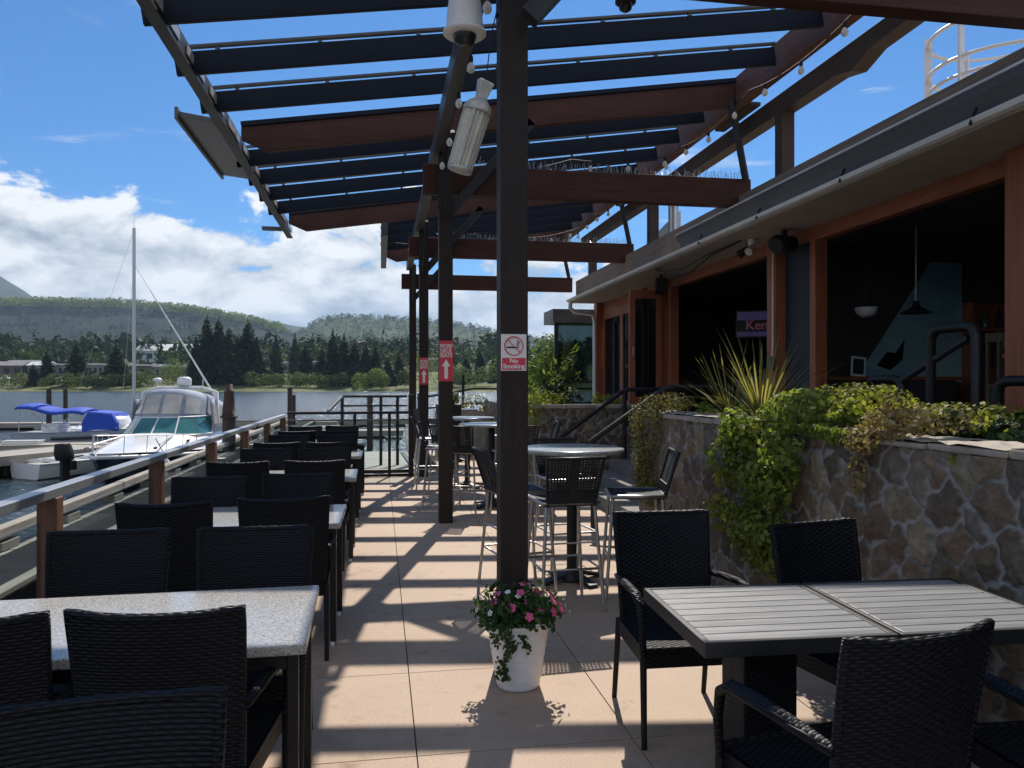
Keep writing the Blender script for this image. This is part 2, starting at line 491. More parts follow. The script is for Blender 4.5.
def water_mat():
    N = Nodes('harbour_water')
    v = N.coord('Object', (1, 1, 1))
    v2 = N.coord('Object', (.35, 1.3, 1))
    h = N.math('ADD', N.math('MULTIPLY', N.noise(v, 1.6, 5, .6), .5), N.math('MULTIPLY', N.noise(v2, .55, 4, .6), .8))
    N.base(N.ramp(N.noise(v, .03, 3), [(.35, (.018, .032, .036)), (.65, (.030, .046, .048))]))
    N.set(rough=.2, spec=.5); N.b.inputs['IOR'].default_value = 1.33
    N.bump(h, .9, .6)
    return N.m
m = MB(); m.add([(-3500, -60, -1.0), (2500, -60, -1.0), (2500, 320, -1.0), (-3500, 320, -1.0)], [(0, 1, 2, 3)])
struct(m.build('water', water_mat()))
m = MB(); m.add([(-9000, -2000, -4), (9000, -2000, -4), (9000, 9000, -4), (-9000, 9000, -4)], [(0, 1, 2, 3)])
struct(m.build('ground', plain('seabed', (.08, .07, .055), .9, 0, .3, .02, 0)))

# far land: rises from the shoreline to the foot of the hills
def land_z(D):
    return float(np.interp(D, [258, 266, 275, 340, 450, 700, 1000, 1800], [-1.8, -.6, .4, 4.5, 12, 24, 34, 50]))
def land_mat():
    N = Nodes('shore_grass'); v = N.coord('Object')
    N.base(N.ramp(N.noise(v, .05, 7, .65), [(.32, (.055, .075, .030)), (.5, (.115, .135, .050)), (.7, (.20, .19, .10))]))
    N.set(rough=.9, spec=.15); return N.m
Ds = [258, 262, 266, 270, 275, 290, 310, 340, 390, 450, 560, 700, 1000, 1800]
pxs = list(range(-700, 1500, 40))
m = MB()
def wob(px, D): return 5 * math.sin(px * .021) + 3 * math.sin(px * .057 + 1) if D < 300 else 0
m.grid(lambda u, v: col_at(pxs[round(u * (len(pxs) - 1))], Ds[round(v * (len(Ds) - 1))] + wob(pxs[round(u * (len(pxs) - 1))], Ds[round(v * (len(Ds) - 1))]), land_z(Ds[round(v * (len(Ds) - 1))])), len(pxs) - 1, len(Ds) - 1)
struct(m.build('terrain', land_mat()))

def hill_mat(name, lo, mid, hi, s):
    N = Nodes(name); v = N.coord('Object', (1, 1, 1.6))
    a = N.noise(v, s, 9, .68); b = N.noise(v, s * .16, 3)
    N.base(N.ramp(N.math('ADD', N.math('MULTIPLY', a, .6), N.math('MULTIPLY', b, .4)), [(.36, lo), (.5, mid), (.66, hi)]))
    N.set(rough=.95, spec=.1)
    N.bump(a, .8, 6)
    return N.m
def hill(D0, D1, D2, prof, mat, seed, rough=6, fall=.0, steps=150, foot=30):
    """a ridge running across the view: foot at D0, crest at D1, down again by D2. prof: (bearing px, crest row y)"""
    px0, px1 = prof[0][0], prof[-1][0]
    ks = [0, .15, .3, .45, .6, .75, .88, 1.0]
    r_ = np.random.default_rng(seed)
    nz = r_.normal(size=(steps + 1, len(ks) + 2)) * rough
    nz = (nz + np.roll(nz, 1, 0) + np.roll(nz, -1, 0)) / 3
    def crest(px): return EYE + (384 - np.interp(px, [p[0] for p in prof], [p[1] for p in prof])) / F * D1
    def fn(u, v):
        j = round(v * (len(ks) + 1)); i = round(u * steps); px = px0 + (px1 - px0) * u
        if j < len(ks):
            k = ks[j]; D = D0 + (D1 - D0) * k
            z = foot + (crest(px) - foot) * (k ** 1.15)
            z += nz[i, j] * (.25 + k) if 0 < k < 1 else nz[i, j] * .35 * k
        else:
            k = (j - len(ks) + 1) / 2; D = D1 + (D2 - D1) * k; z = crest(px) * (1 - k) + nz[i, j] * (1 - k)
        return col_at(px, D, z)
    m = MB(); m.grid(fn, steps, len(ks) + 1)
    return struct(m.build('hill', mat))
HM1 = hill_mat('near_slope_forest', (.022, .036, .018), (.055, .080, .030), (.12, .16, .05), .09)
HM2 = hill_mat('dark_slope_forest', (.008, .018, .016), (.014, .027, .021), (.026, .042, .026), .08)
HM3 = hill_mat('far_mountain_forest', (.020, .032, .028), (.034, .050, .036), (.060, .080, .050), .012)
hill(1150, 1700, 2300, [(-600, 286), (-300, 298), (-100, 304), (0, 305), (60, 305), (120, 306), (180, 311), (240, 320), (290, 332), (340, 342), (420, 352), (700, 362)], HM2, 3, 5, foot=36)
hill(1500, 2300, 3000, [(180, 372), (270, 345), (300, 333), (318, 321), (345, 317), (400, 320), (440, 322), (480, 329), (520, 338), (560, 345), (640, 352), (1000, 350), (1500, 345)], HM1, 4, 6, foot=45)
hill(2300, 3200, 3700, [(-500, 298), (-100, 298), (40, 300), (120, 305), (200, 313), (270, 322), (330, 330), (500, 345), (700, 355)], HM3, 5, 8, foot=60)
hill(2700, 3600, 4100, [(-800, 235), (-300, 240), (-120, 250), (-40, 262), (0, 276), (18, 287), (36, 299), (60, 312), (90, 325)], HM3, 6, 10, foot=70)

# --- trees over there
def conifer_np(h, r, n, seed, leaf=1.0):
    q = np.random.default_rng(seed)
    t = 1 - np.sqrt(q.random(n)) * .97
    ang = q.random(n) * 2 * np.pi
    tier = np.floor(t * 13 + .6 * np.sin(ang * 2 + seed))
    lob = .72 + .28 * np.sin(ang * 3 + tier * 2.1 + seed) * np.sin(tier * 1.7 + ang)
    Rm = r * (1 - t) ** .70 * lob * (.75 + .35 * ((t * 13) % 1 < .55))
    rho = Rm * q.random(n) ** .45
    C = np.stack([rho * np.cos(ang), rho * np.sin(ang), t * h + .06 * h - rho * .30 + q.normal(size=n) * .2], 1)
    D_ = np.stack([np.cos(ang), np.sin(ang), np.full(n, -.55)], 1) + q.normal(size=(n, 3)) * .25
    N_ = np.stack([np.cos(ang) * .4, np.sin(ang) * .4, np.ones(n)], 1) + q.normal(size=(n, 3)) * .45
    return C, N_, D_, leaf * (.55 + .75 * (1 - t)) * (.7 + .6 * q.random(n))
LEAF_CON = leafmat('conifer_needles', (.014, .028, .016), (.028, .050, .024), (.050, .078, .032), .15)
LEAF_CON2 = leafmat('mixed_wood_leaves', (.030, .050, .020), (.060, .088, .030), (.11, .14, .045), .2)
LEAF_LIGHT = leafmat('bright_spring_leaves', (.08, .12, .028), (.15, .20, .045), (.23, .28, .08), .3)
LEAF_OLIVE = leafmat('olive_shrub_leaves', (.065, .09, .03), (.12, .15, .05), (.20, .22, .09), .25)
def make_conifer(h, r, n, seed, leaf):
    t = thing('conifer_tree', 'x', 'tree', group='dark conifers along the far shore')
    C, N_, D_, sz = conifer_np(h, r, n, seed, leaf)
    link('crown', leaf_mesh('crown', C, sz, N_, .55, D_, np.random.default_rng(seed)), LEAF_CON, t)
    m = MB(); m.tube([(0, 0, -1), (0, 0, h * .5), (.1, 0, h * .97)], [.35, .22, .03], 7); m.build('trunk', M['bark'], t)
    return t
protos = [make_conifer(26, 8.4, 4600, 11, 1.7), make_conifer(24, 7.2, 4200, 12, 1.6), make_conifer(25, 9.2, 4800, 13, 1.8), make_conifer(25, 6.6, 3600, 17, 1.9), make_conifer(24, 10, 4300, 19, 2.0)]
index_kids()
used = [0] * 5
# bearing px, top row, base depth, width factor, label
CON = [(33, 364, 285, 1.25, 'short broad conifer beside the pale bush at the shore'), (47, 351, 288, 1.1, 'conifer above the blue boat canopy on the far shore'),
 (77, 343, 286, 1.25, 'broad dark conifer alone before the grey roofed houses'), (117, 344, 288, 1.05, 'dark conifer just west of the sailboat mast on the far shore'),
 (196, 336, 284, 1.0, 'lower conifer on the west edge of the tall dark clump'), (207, 317, 288, 1.05, 'tallest conifer of the dark clump above the cruiser'), (219, 320, 291, 1.0, 'second tallest conifer in the dark clump above the cruiser'),
 (229, 329, 284, 1.0, 'conifer filling the middle of the dark clump'), (238, 336, 288, 1.1, 'low crowned conifer between the two tall peaks of the clump'), (248, 322, 286, 1.0, 'pointed conifer on the east peak of the dark clump'), (257, 338, 284, 1.0, 'shorter conifer closing the dark clump on its east side'),
 (276, 334, 330, .8, 'slender conifer standing apart behind the hedge of shrubs'), (306, 345, 300, .95, 'dark conifer in front of the pale building behind the shrubs'), (295, 334, 360, .7, 'thin conifer rising behind the pale building'), (322, 346, 302, .9, 'rounded conifer beside the pale building east end'),
 (333, 330, 290, .95, 'tall pointed conifer above the round green bush'), (344, 336, 288, 1.05, 'bushy conifer beside the tall pointed one above the round bush'), (355, 340, 292, 1.0, 'conifer third along the wood behind the round bush'), (366, 343, 288, 1.0, 'conifer behind the end of the stair railing'), (376, 346, 287, 1.05, 'squat conifer next to the red arrow sign posts'), (388, 357, 286, 1.2, 'low conifer near the far corner of the patio'), (399, 352, 296, 1.0, 'conifer just before the patio corner post'),
 (452, 352, 300, 1.0, 'conifer seen between the two red arrow posts'), (466, 358, 296, 1.2, 'conifer over the round bar tables'), (480, 350, 310, 1.1, 'conifer next to the no smoking post'), (494, 356, 300, 1.1, 'conifer half hidden by the no smoking post'), (538, 344, 300, .9, 'conifer behind the pale round tree at the building end'), (575, 340, 310, 1.0, 'conifer beside the glazed building end')]
for k, (px, ty, D, wf, lab) in enumerate(CON):
    i = (k * 3 + k // 4) % 5
    h0 = (26, 24, 25, 25, 24)[i] * 1.03
    zb = land_z(D) - .3
    h = EYE + (384 - ty) / F * D - zb
    s = h / h0
    o = place(protos[i], used[i], col_at(px, D, zb), random.random() * 6, lab, sc=(s * wf * .95 if s > .7 else s * wf * 1.15, s * wf * .95 if s > .7 else s * wf * 1.15, s))
    used[i] = 1

# far woods nobody could count: small conifers and round crowns over the slopes
def wood_stuff(name, n, place_fn, hrange, mat, seed, leafn=46, conic=.6):
    q = np.random.default_rng(seed)
    Cs, Ns, Ss, Ds_ = [], [], [], []
    for _ in range(n):
        px, D, z = place_fn(q)
        h = q.uniform(*hrange); p = np.array(col_at(px, D, z))
        if q.random() < conic:
            C, N_, D_, sz = conifer_np(h, h * .20, leafn, int(q.integers(1e6)), h * .13)
        else:
            d = q.normal(size=(leafn, 3)); d /= np.linalg.norm(d, axis=1, keepdims=True)
            C = d * np.array([.33, .33, .42]) * h * (.7 + .3 * q.random((leafn, 1))) + np.array([0, 0, .5 * h])
            N_ = d + q.normal(size=d.shape) * .4; D_ = q.normal(size=d.shape); sz = np.full(leafn, h * .2)
        Cs.append(C + p); Ns.append(N_); Ss.append(sz); Ds_.append(D_)
    o = link(name, leaf_mesh(name, np.concatenate(Cs), np.concatenate(Ss), np.concatenate(Ns), .7, np.concatenate(Ds_), q), mat)
    return tag(o, kind='stuff')
def flat_pl(px0, px1, D0, D1):
    def f(q):
        D = q.uniform(D0, D1); return q.uniform(px0, px1), D, land_z(D) - .5
    return f
wood_stuff('distant_forest', 520, flat_pl(-60, 620, 430, 760), (13, 24), LEAF_CON, 21)
wood_stuff('distant_woods', 330, flat_pl(-40, 620, 380, 700), (8, 15), LEAF_CON2, 22, 46, .25)
def crest_pl(prof, D1, lo, hi, drop):
    def f(q):
        px = q.uniform(lo, hi); k = q.random()
        y = np.interp(px, [p[0] for p in prof], [p[1] for p in prof])
        D = D1 - drop * k
        return px, D, EYE + (384 - y) / F * D1 - (4 + drop * .11 * k)
    return f
wood_stuff('ridge_woods', 900, crest_pl([(0, 305), (60, 305), (120, 306), (180, 311), (240, 320), (290, 332)], 1700, -60, 285, 90), (14, 26), LEAF_LIGHT, 23, 26, .1)
wood_stuff('hilltop_woods', 420, crest_pl([(300, 333), (318, 321), (345, 317), (400, 320), (440, 322), (480, 329), (520, 338), (560, 345)], 2300, 300, 580, 160), (12, 24), LEAF_CON2, 24, 24, .4)

def slope_pl(prof, D0, D1, foot, lo, hi, k0=.2):
    def f(q):
        px = q.uniform(lo, hi); k = q.uniform(k0, 1)
        cr = EYE + (384 - np.interp(px, [p[0] for p in prof], [p[1] for p in prof])) / F * D1
        return px, D0 + (D1 - D0) * k, foot + (cr - foot) * k ** 1.15 - 5
    return f
wood_stuff('slope_forest', 1100, slope_pl([(-100, 304), (0, 305), (60, 305), (120, 306), (180, 311), (240, 320), (290, 332), (340, 342)], 1150, 1700, 36, -60, 330), (12, 24), LEAF_CON, 25, 16, .8)
wood_stuff('slope_woods', 900, slope_pl([(270, 345), (300, 333), (318, 321), (345, 317), (400, 320), (440, 322), (480, 329), (520, 338), (560, 345)], 1500, 2300, 45, 270, 580), (14, 28), LEAF_CON2, 26, 16, .4)
def shrub(px, D, w, h, mat, label, cat='bush', leaf=.55, n=900, seed=1, name='shore_bush', dep=None):
    w *= 1.25; h *= 1.35; n = int(n * 1.5)
    q = np.random.default_rng(seed)
    nb = max(3, int(w / 2.2)); cs = np.stack([q.uniform(-w / 2, w / 2, nb) * .8, q.uniform(-1, 1, nb) * (dep or 1.5), q.uniform(.3, .62, nb) * h], 1)
    rs = q.uniform(.30, .42, nb) * h
    k = q.integers(0, nb, n); d = q.normal(size=(n, 3)); d /= np.linalg.norm(d, axis=1, keepdims=True)
    C = cs[k] + d * rs[k][:, None] * np.array([1.15, 1.1, 1]) * (.75 + .3 * q.random((n, 1)))
    C[:, 2] = np.abs(C[:, 2])
    t = thing(name, label, cat, col_at(px, D, land_z(D)), -YAW)
    link('foliage', leaf_mesh('foliage', C, leaf * (.6 + .8 * q.random(n)), d + q.normal(size=d.shape) * .5, .7, None, q), mat, t)
    m = MB(); m.tube([(0, 0, -.4), (.1, 0, h * .5)], [.12, .04], 6); m.build('stem', M['bark'], t)
    return t
shrub(12, 276, 11, 4.6, LEAF_OLIVE, 'pale olive bush at the water edge by the parked cars', seed=31)
shrub(60, 275, 17, 4.0, LEAF_OLIVE, 'low olive scrub on the bank above the blue boat canopy', seed=32, n=1200)
shrub(95, 275, 12, 3.6, LEAF_CON2, 'dark low scrub on the bank west of the sailboat mast', seed=33)
shrub(125, 276, 12, 4.0, LEAF_CON2, 'dark scrub at the foot of the sailboat mast', seed=34)
shrub(152, 282, 13, 5.0, LEAF_OLIVE, 'olive scrub above the cruiser canopy', seed=35)
shrub(176, 300, 9, 7.5, LEAF_LIGHT, 'bright green bush below the long pale house', seed=36)
shrub(270, 274, 15, 4.4, LEAF_OLIVE, 'long clipped green shrub east of the dark clump', seed=37, n=1400)
shrub(300, 274, 18, 4.6, LEAF_OLIVE, 'long green shrub at the water before the pale building', seed=38, n=1500)
shrub(333, 276, 12, 4.2, LEAF_CON2, 'dark shrub between the long hedge and the round bush', seed=39)
shrub(371, 272, 8.5, 6.2, LEAF_LIGHT, 'bright round bush at the water edge', seed=40, n=1400)
shrub(396, 274, 10, 5, LEAF_CON2, 'dark shrub next to the bright round bush', seed=41)
shrub(440, 280, 14, 7, LEAF_LIGHT, 'light green thicket behind the upper arrow sign', seed=42)
shrub(475, 278, 16, 6, LEAF_OLIVE, 'olive thicket behind the bar tables', seed=43)
shrub(428, 330, 10, 9, LEAF_LIGHT, 'pale thicket between the two arrow posts', seed=44)

def house(px, D, w, d, h, label, wallc, roofc, flat=False, rz=0.0, name='house', nwin=5, dz=0):
    t = thing(name, label, 'building', col_at(px, D, land_z(D) - .4 + dz), -YAW + rz, 'buildings across the water')
    m = MB(); m.box(-w / 2, w / 2, -d / 2, d / 2, 0, h); m.build('wall', wallc, t)
    m = MB()
    if flat: m.box(-w / 2 - .6, w / 2 + .6, -d / 2 - .6, d / 2 + .6, h, h + .7)
    else: m.prism([(-d / 2 - .7, h), (d / 2 + .7, h), (0, h + d * .22)], -w / 2 - .6, w / 2 + .6, 'x')
    m.build('roof', roofc, t)
    for k in range(nwin):
        x = (-.5 + (k + .5) / nwin) * w
        m = MB(); m.box(x - w / nwin * .28, x + w / nwin * .28, -d / 2 - .08, -d / 2 + .02, h * .3, h * .75); m.build('window', M['black'], t)
    return t
WB = plain('grey_house_wall', (.20, .20, .21), .8, 0, .15, .3, 0); WD = plain('brown_house_wall', (.12, .095, .085), .8, 0, .2, .3, 0)
WP = plain('pale_blue_siding', (.42, .52, .58), .6, 0, .08, .3, 0); RW = plain('pale_metal_roof', (.62, .62, .60), .5, 0, .1, .3, 0); RD = plain('slate_roof', (.20, .19, .20), .8, 0, .2, .5, 0)
house(2, 352, 22, 9, 5, 'grey roofed house at the end of the row across the water', WD, RD, rz=.1)
house(26, 358, 14, 9, 5.4, 'brown house second in the row across the water', WD, RD)
house(43, 350, 9, 8, 5.2, 'pale roofed cottage west of the broad lone conifer', WB, RW)
house(66, 356, 12, 9, 5, 'house half hidden behind the broad lone conifer', WB, RW, flat=True)
house(100, 354, 12, 8, 5.2, 'pale flat roofed house between two dark conifers', WB, RW, flat=True)
house(140, 344, 22, 9, 5.2, 'long dark house with pale roof behind the mast', WD, RW, flat=True, nwin=7)
house(178, 338, 17, 9, 5, 'long pale roofed house beside the bright bush', WB, RW, flat=True, nwin=6)
house(172, 470, 36, 20, 7, 'large pale blue warehouse on the rise above the houses', WP, RW, name='warehouse', nwin=6, dz=2)
house(288, 380, 14, 9, 5, 'pale building glimpsed through the conifers', WB, RW, flat=True)
house(318, 390, 13, 9, 5, 'second pale building glimpsed through the conifers', WB, RW, flat=True)
house(430, 400, 16, 9, 6, 'pale building beyond the arrow sign posts', WB, RW, flat=True)
for k, (px, D, c, lab) in enumerate([(6, 318, (.55, .55, .56), 'silver car parked on the far bank at the end of the row'), (22, 320, (.30, .05, .05), 'red car parked on the far bank'), (40, 319, (.7, .7, .7), 'white car parked on the far bank'), (157, 312, (.72, .72, .72), 'white car parked on the bank above the cruiser'), (186, 314, (.08, .1, .14), 'dark car parked on the bank above the cruiser')]):
    t = thing('parked_car', lab, 'car', col_at(px, D, land_z(D) - .05), -YAW, 'cars parked on the far bank')
    m = MB(); m.prism([(-2.1, .35), (2.1, .35), (2.15, .75), (1.5, .9), (.9, 1.4), (-1.0, 1.42), (-1.7, .95), (-2.15, .9)], -.85, .85, 'y'); m.build('body', plain('car_paint', c, .3, 0, .05, 2, 0), t, bevel=.08)
    for x in (-1.35, 1.35):
        m = MB(); m.tube([(x, -.88, .33), (x, .88, .33)], .33, 12); m.build('wheel', M['rubber'], t)
m = MB(); m.tube([(0, 0, 0), (0, 0, 22)], [.18, .1], 6); m.bar((-1.2, 0, 21), (1.2, 0, 21), .15, .15)
o = m.build('utility_pole', M['pile_wood']); o.location = col_at(364, 400, land_z(400)); tag(o, 'tall utility pole above the conifers near the patio corner', 'pole')
# ================================================================ PERGOLA over the patio
PX = .738
def roof_z(X): return 4.26 + .148 * (X + 1.55)
perg = thing('pergola', 'open pergola of dark posts, red brown beams and blue black louvers over the patio', 'pergola', (PX, 8.8, 0))
XL, XR = -1.55, 4.25
for Y in (4.30, 8.80, 13.25, 17.75):
    m = MB(); m.box(PX - .078, PX + .078, Y - .078, Y + .078, 0, roof_z(PX) - .30)
    m.build('post', M['post_wood'], perg, .008, True)
# rafters following the roof slope at each post line
for Y, x0 in ((4.30, XL + .06), (8.80, XL + .06), (13.25, XL + .06), (17.75, .1)):
    zz = lambda x: roof_z(x)
    Z0, Z1 = zz(x0), zz(XR)
    m = MB(); m.prism([(x0, Z0 - .02), (x0 + .28, zz(x0 + .28) - .18), (XR, Z1 - .17), (XR, Z1 + .12), (x0, Z0 + .11)], Y - .045, Y + .045, 'y')
    m.build('rafter', M['beam_wood'], perg, .005, True)
    m = MB(); m.bar((x0, Y, zz(x0) + .137), (XR, Y, zz(XR) + .147), .14, .05); m.build('rafter_cap', M['louver'], perg, 0, True)
# louvers with a thin rail carried above each on standoffs
for Y in (2.3, 3.2, 4.95, 5.88, 6.80, 7.70, 9.55, 10.40, 11.28, 12.16, 14.05, 14.9, 15.75, 16.6):
    x0 = XL if Y < 13.9 else .15
    x0 -= .13
    a, b = Vector((x0, Y, roof_z(x0))), Vector((XR - .06, Y, roof_z(XR - .06)))
    m = MB(); m.bar(a, b, .045, .19); lv = m.build('louver', M['louver'], perg, .004, True)
    m = MB(); dz = Vector((0, 0, .138)); m.bar(a + dz, b + dz, .05, .022)
    for k in range(7):
        p = a + (b - a) * ((k + .4) / 7); m.cbox(p + Vector((0, 0, .111)), (.035, .03, .05))
    m.build('glazing_rail', M['grey_steel'], lv, 0, True)
# long steel edge bar over the railing, purlin over the posts, brown beam at the building side
m = MB(); m.box(XL - .05, XL + .01, 1.0, 13.95, roof_z(XL) - .13, roof_z(XL) + .10); m.box(XL + .01, XL + .045, 1.0, 13.95, roof_z(XL) - .13, roof_z(XL) - .105)
m.build('edge_bar', M['dark_steel'], perg, .003, True)
for k in range(15):
    m = MB(); y = 1.4 + k * .86; m.box(XL + .012, XL + .022, y, y + .62, roof_z(XL) - .02, roof_z(XL) + .06); m.build('edge_clip', M['lamp_grey'], perg, 0, True)
m = MB(); m.box(PX - .14, PX - .02, 1.0, 17.9, roof_z(PX) - .40, roof_z(PX) - .19); m.build('purlin', M['grey_steel'], perg, .004, True)
m = MB(); m.box(XR + .02, XR + .16, 1.2, 18.0, 4.98, 5.32); m.build('long_beam', M['beam_wood_long'], perg, .006, True)
m = MB(); m.prism([(XL - .42, roof_z(XL) - .02), (XL - .055, roof_z(XL) - .06), (XL - .055, roof_z(XL) - .02), (XL - .42, roof_z(XL) + .03)], 8.1, 10.3, 'y')
m.box(XL - .45, XL - .42, 8.05, 10.35, roof_z(XL) - .06, roof_z(XL) + .06); m.build('eave_panel', M['fascia'], perg, .003, True)
m = MB(); m.box(XL - .45, XL - .055, 13.75, 13.9, roof_z(XL) - .02, roof_z(XL) + .03); m.build('eave_panel', M['grey_steel'], perg, 0, True)
m = MB(); m.box(.02, .14, 14.0, 18.0, roof_z(.1) - .26, roof_z(.1) + .1); m.build('edge_bar', M['grey_steel'], perg, 0, True)
# level tie beams from the posts to the building parapet, with a slanted steel prop at the building end
for Y in (4.19, 8.92, 13.37, 17.87):
    m = MB(); dz_ = .06 if Y < 5 else 0; m.box(PX - .25, 4.52, Y - .04, Y + .09, 3.77 + dz_, 4.11 + dz_); m.build('tie_beam', M['beam_wood'], perg, .006, True)
    m = MB(); m.tube([(XR - .05, Y - .16, roof_z(XR) - .1), (4.42, Y - .10, 4.08)], .045, 8); m.build('prop', M['dark_steel'], perg, 0, True)
    m = MB(); m.bar((PX + .05, Y - .12, 3.55), (PX + 1.0, Y - .12, roof_z(PX + 1.0) - .12), .09, .11); m.build('brace', M['dark_steel'], perg, .004, True)
    if Y > 8:
        m = MB(); m.bar((PX, Y - .1, 3.35), (PX, Y - .95, 4.2), .05, .06); m.build('brace', M['black_metal'], perg, 0, True)
for Y in (4.30, 8.80, 13.25):
    z_ = 3.83 if Y < 5 else 3.77
    for s_ in (-1, 1):
        m = MB(); m.box(PX + s_ * .079 - .003, PX + s_ * .079 + .003, Y - .07, Y + .07, z_ - .22, z_ + .02)
        for dz in (-.17, -.05): m.tube([(PX + s_ * .080, Y, z_ + dz), (PX + s_ * .094, Y, z_ + dz)], .014, 6)
        m.build('bolted_plate', M['black_metal'], perg, 0, True)
# bird spikes along two of the tie beams
for Y, lab in ((8.94, 'row of thin bird spikes along the second tie beam over the bar table'), (13.39, 'row of thin bird spikes along the third tie beam farther down the patio')):
    q = np.random.default_rng(int(Y)); m = MB()
    m.box(PX + .3, 4.2, Y - .02, Y + .02, 4.112, 4.118)
    for k in range(170):
        x = PX + .3 + 3.45 * (k / 170); dy = q.normal() * .05
        m.bar((x, Y, 4.115), (x + q.normal() * .02, Y + dy, 4.115 + q.uniform(.06, .11)), .004, .004)
    tag(m.build('bird_spikes', M['steel']), lab, 'bird spikes', 'bird spikes on the tie beams')

# festoon lights
def festoon(pts, sag, nb, label, up=0):
    t = thing('string_lights', label, 'string lights', pts[0], 0, 'festoon lights under the pergola')
    P = []
    for a, b in zip(pts[:-1], pts[1:]):
        a, b = Vector(a), Vector(b)
        P += [a.lerp(b, k / 10) - Vector((0, 0, sag * 4 * (k / 10) * (1 - k / 10))) for k in range(10)]
    P.append(Vector(pts[-1])); o = Vector(pts[0])
    m = MB(); m.tube([p - o for p in P], .006, 5); m.build('wire', M['rubber'], t)
    for k in range(nb):
        f = (k + .5) / nb * (len(P) - 1); i = int(f); p = P[i].lerp(P[i + 1], f - i) - o
        m = MB(); m.lathe([(.012, 0), (.018, -.01), (.018, -.05), (.012, -.055)], p, 8); s_ = m.build('bulb_socket', M['rubber'], t)
        m = MB(); m.lathe([(.012, -.055), (.028, -.08), (.032, -.105), (.022, -.13), (.002, -.14)], p, 10); m.build('bulb', M['bulb'], t)
    return t
festoon([(XR - .1, 6.0 + 2.2 * k, 4.93) for k in range(6)], .12, 15, 'string of pear shaped bulbs slung under the long building side beam')
festoon([(PX - .05, 4.5, 4.16), (PX - .05, 6.8, 4.16), (PX - .05, 9.1, 4.16)], .06, 5, 'string of bulbs on the steel purlin beside the first post')
festoon([(XR - .2, 9.9, 4.72), (2.5, 9.9, 4.55), (.8, 9.9, 4.3)], .08, 6, 'string of bulbs crossing the louvers behind the second tie beam')
festoon([(XR - .3, 15.0, 4.72), (2.4, 15.0, 4.5), (.3, 15.0, 4.3)], .1, 8, 'string of bulbs crossing the roof beyond the third post')

# things hung from the pergola
t = thing('security_camera', 'white dome security camera bracketed off the first post', 'security camera', (.475, 4.36, 3.565)); t.scale = (1.1, 1.1, .85)
m = MB(); m.lathe([(.06, .27), (.078, .25), (.088, .18), (.094, .08), (.097, .03), (.110, .022), (.112, .004), (.104, -.004), (.085, -.006)], n=28); m.build('housing', M['white'], t)
m = MB(); m.lathe([(.062, -.004), (.060, -.03), (.045, -.06), (.02, -.075), (.001, -.078)], n=24); m.build('dome', M['dark_glass'], t)
m = MB(); m.tube([(0, 0, .24), (0, 0, .34), (.06, -.02, .40), (.20, -.05, .36)], .024, 10); m.bar((.19, -.06, .20), (.19, -.06, .46), .03, .12); m.build('bracket', M['white'], t)
t = thing('dome_camera', 'small dark dome camera hanging high under the louvers', 'security camera', (1.62, 4.95, 4.13))
m = MB(); m.lathe([(.06, .16), (.068, .05), (.07, 0), (.05, -.01)], n=20); m.build('housing', M['black_metal'], t)
m = MB(); m.lathe([(.048, -.01), (.04, -.045), (.015, -.062), (.001, -.064)], n=20); m.build('dome', M['dark_glass'], t)
m = MB(); m.tube([(0, 0, .15), (0, 0, .48)], .015, 8); m.build('stem', M['black_metal'], t)

t = thing('heat_lamp', 'ribbed metal patio heat lamp hanging tilted beside the first post', 'heat lamp', (.557, 4.25, 3.18))
t.scale = (.84, .84, .84)
t.rotation_euler = (R(10), R(14), R(20))
m = MB(); m.prism([(-.03, -.02), (.03, -.02), (.055, .10), (-.055, .10)], -.03, .03, 'y'); m.build('bracket', M['lamp_grey'], t, .006)
m = MB(); m.lathe([(.028, .0), (.05, -.025), (.085, -.06), (.098, -.095), (.095, -.11)], n=24); m.build('cap', M['lamp_grey'], t)
m = MB()
def tri(u, v):
    a = 2 * math.pi * u; r = (.082 + .008 * math.cos(14 * a)) * (1 - .12 * v)
    return (r * math.cos(a), r * math.sin(a) * .9, -.11 - .40 * v)
m.grid(tri, 112, 6); m.build('lens', M['lens'], t)
for k in range(6):
    a = k * math.pi / 3; m = MB(); m.bar((.093 * math.cos(a), .085 * math.sin(a), -.10), (.083 * math.cos(a), .076 * math.sin(a), -.51), .010, .010); m.build('guard_rod', M['lamp_grey'], t)
m = MB(); m.lathe([(.001, -.515), (.078, -.515), (.083, -.50), (.078, -.485), (.001, -.485)], n=20); m.build('end_cap', M['lamp_grey'], t)
m = MB(); m.tube([(0, 0, .09), (-.06, .0, .40), (-.10, 0, .95)], .004, 5); m.build('cord', M['rubber'], t)

# signs
t = thing('no_smoking_sign', 'red and white no smoking sign screwed to the first post', 'sign', (PX - .005, 4.30 - .0815, 1.755))
m = MB(); m.box(-.072, .072, -.004, 0, -.102, .102); m.build('plate', M['sign_white'], t, .002)
m = MB(); m.box(-.066, .066, -.0062, -.0043, -.096, -.030); m.build('red_band', M['sign_red'], t)
m = MB(); m.tube([(.052 * math.cos(a), -.006, .036 + .052 * math.sin(a)) for a in [2 * math.pi * k / 40 for k in range(40)]], .0052, 6, .3, closed=True)
m.bar((-.036, -.0062, .072), (.036, -.0062, 0), .003, .009, (0, -1, 0)); m.build('prohibition_ring', M['sign_red'], t)
m = MB(); m.box(-.040, .018, -.0056, -.0045, .024, .033); m.box(.021, .028, -.0056, -.0045, .024, .033)
for k, dx in ((0, 0), (1, .009)): m.tube([(.020 + dx, -.005, .038), (.014 + dx, -.005, .048), (.024 + dx, -.005, .056), (.016 + dx, -.005, .066)], .0022, 5)
m.build('cigarette', M['black'], t)
lettering('No\nSmoking', .036, M['sign_white'], t, (0, -.0066, -.062), bold=.0008)
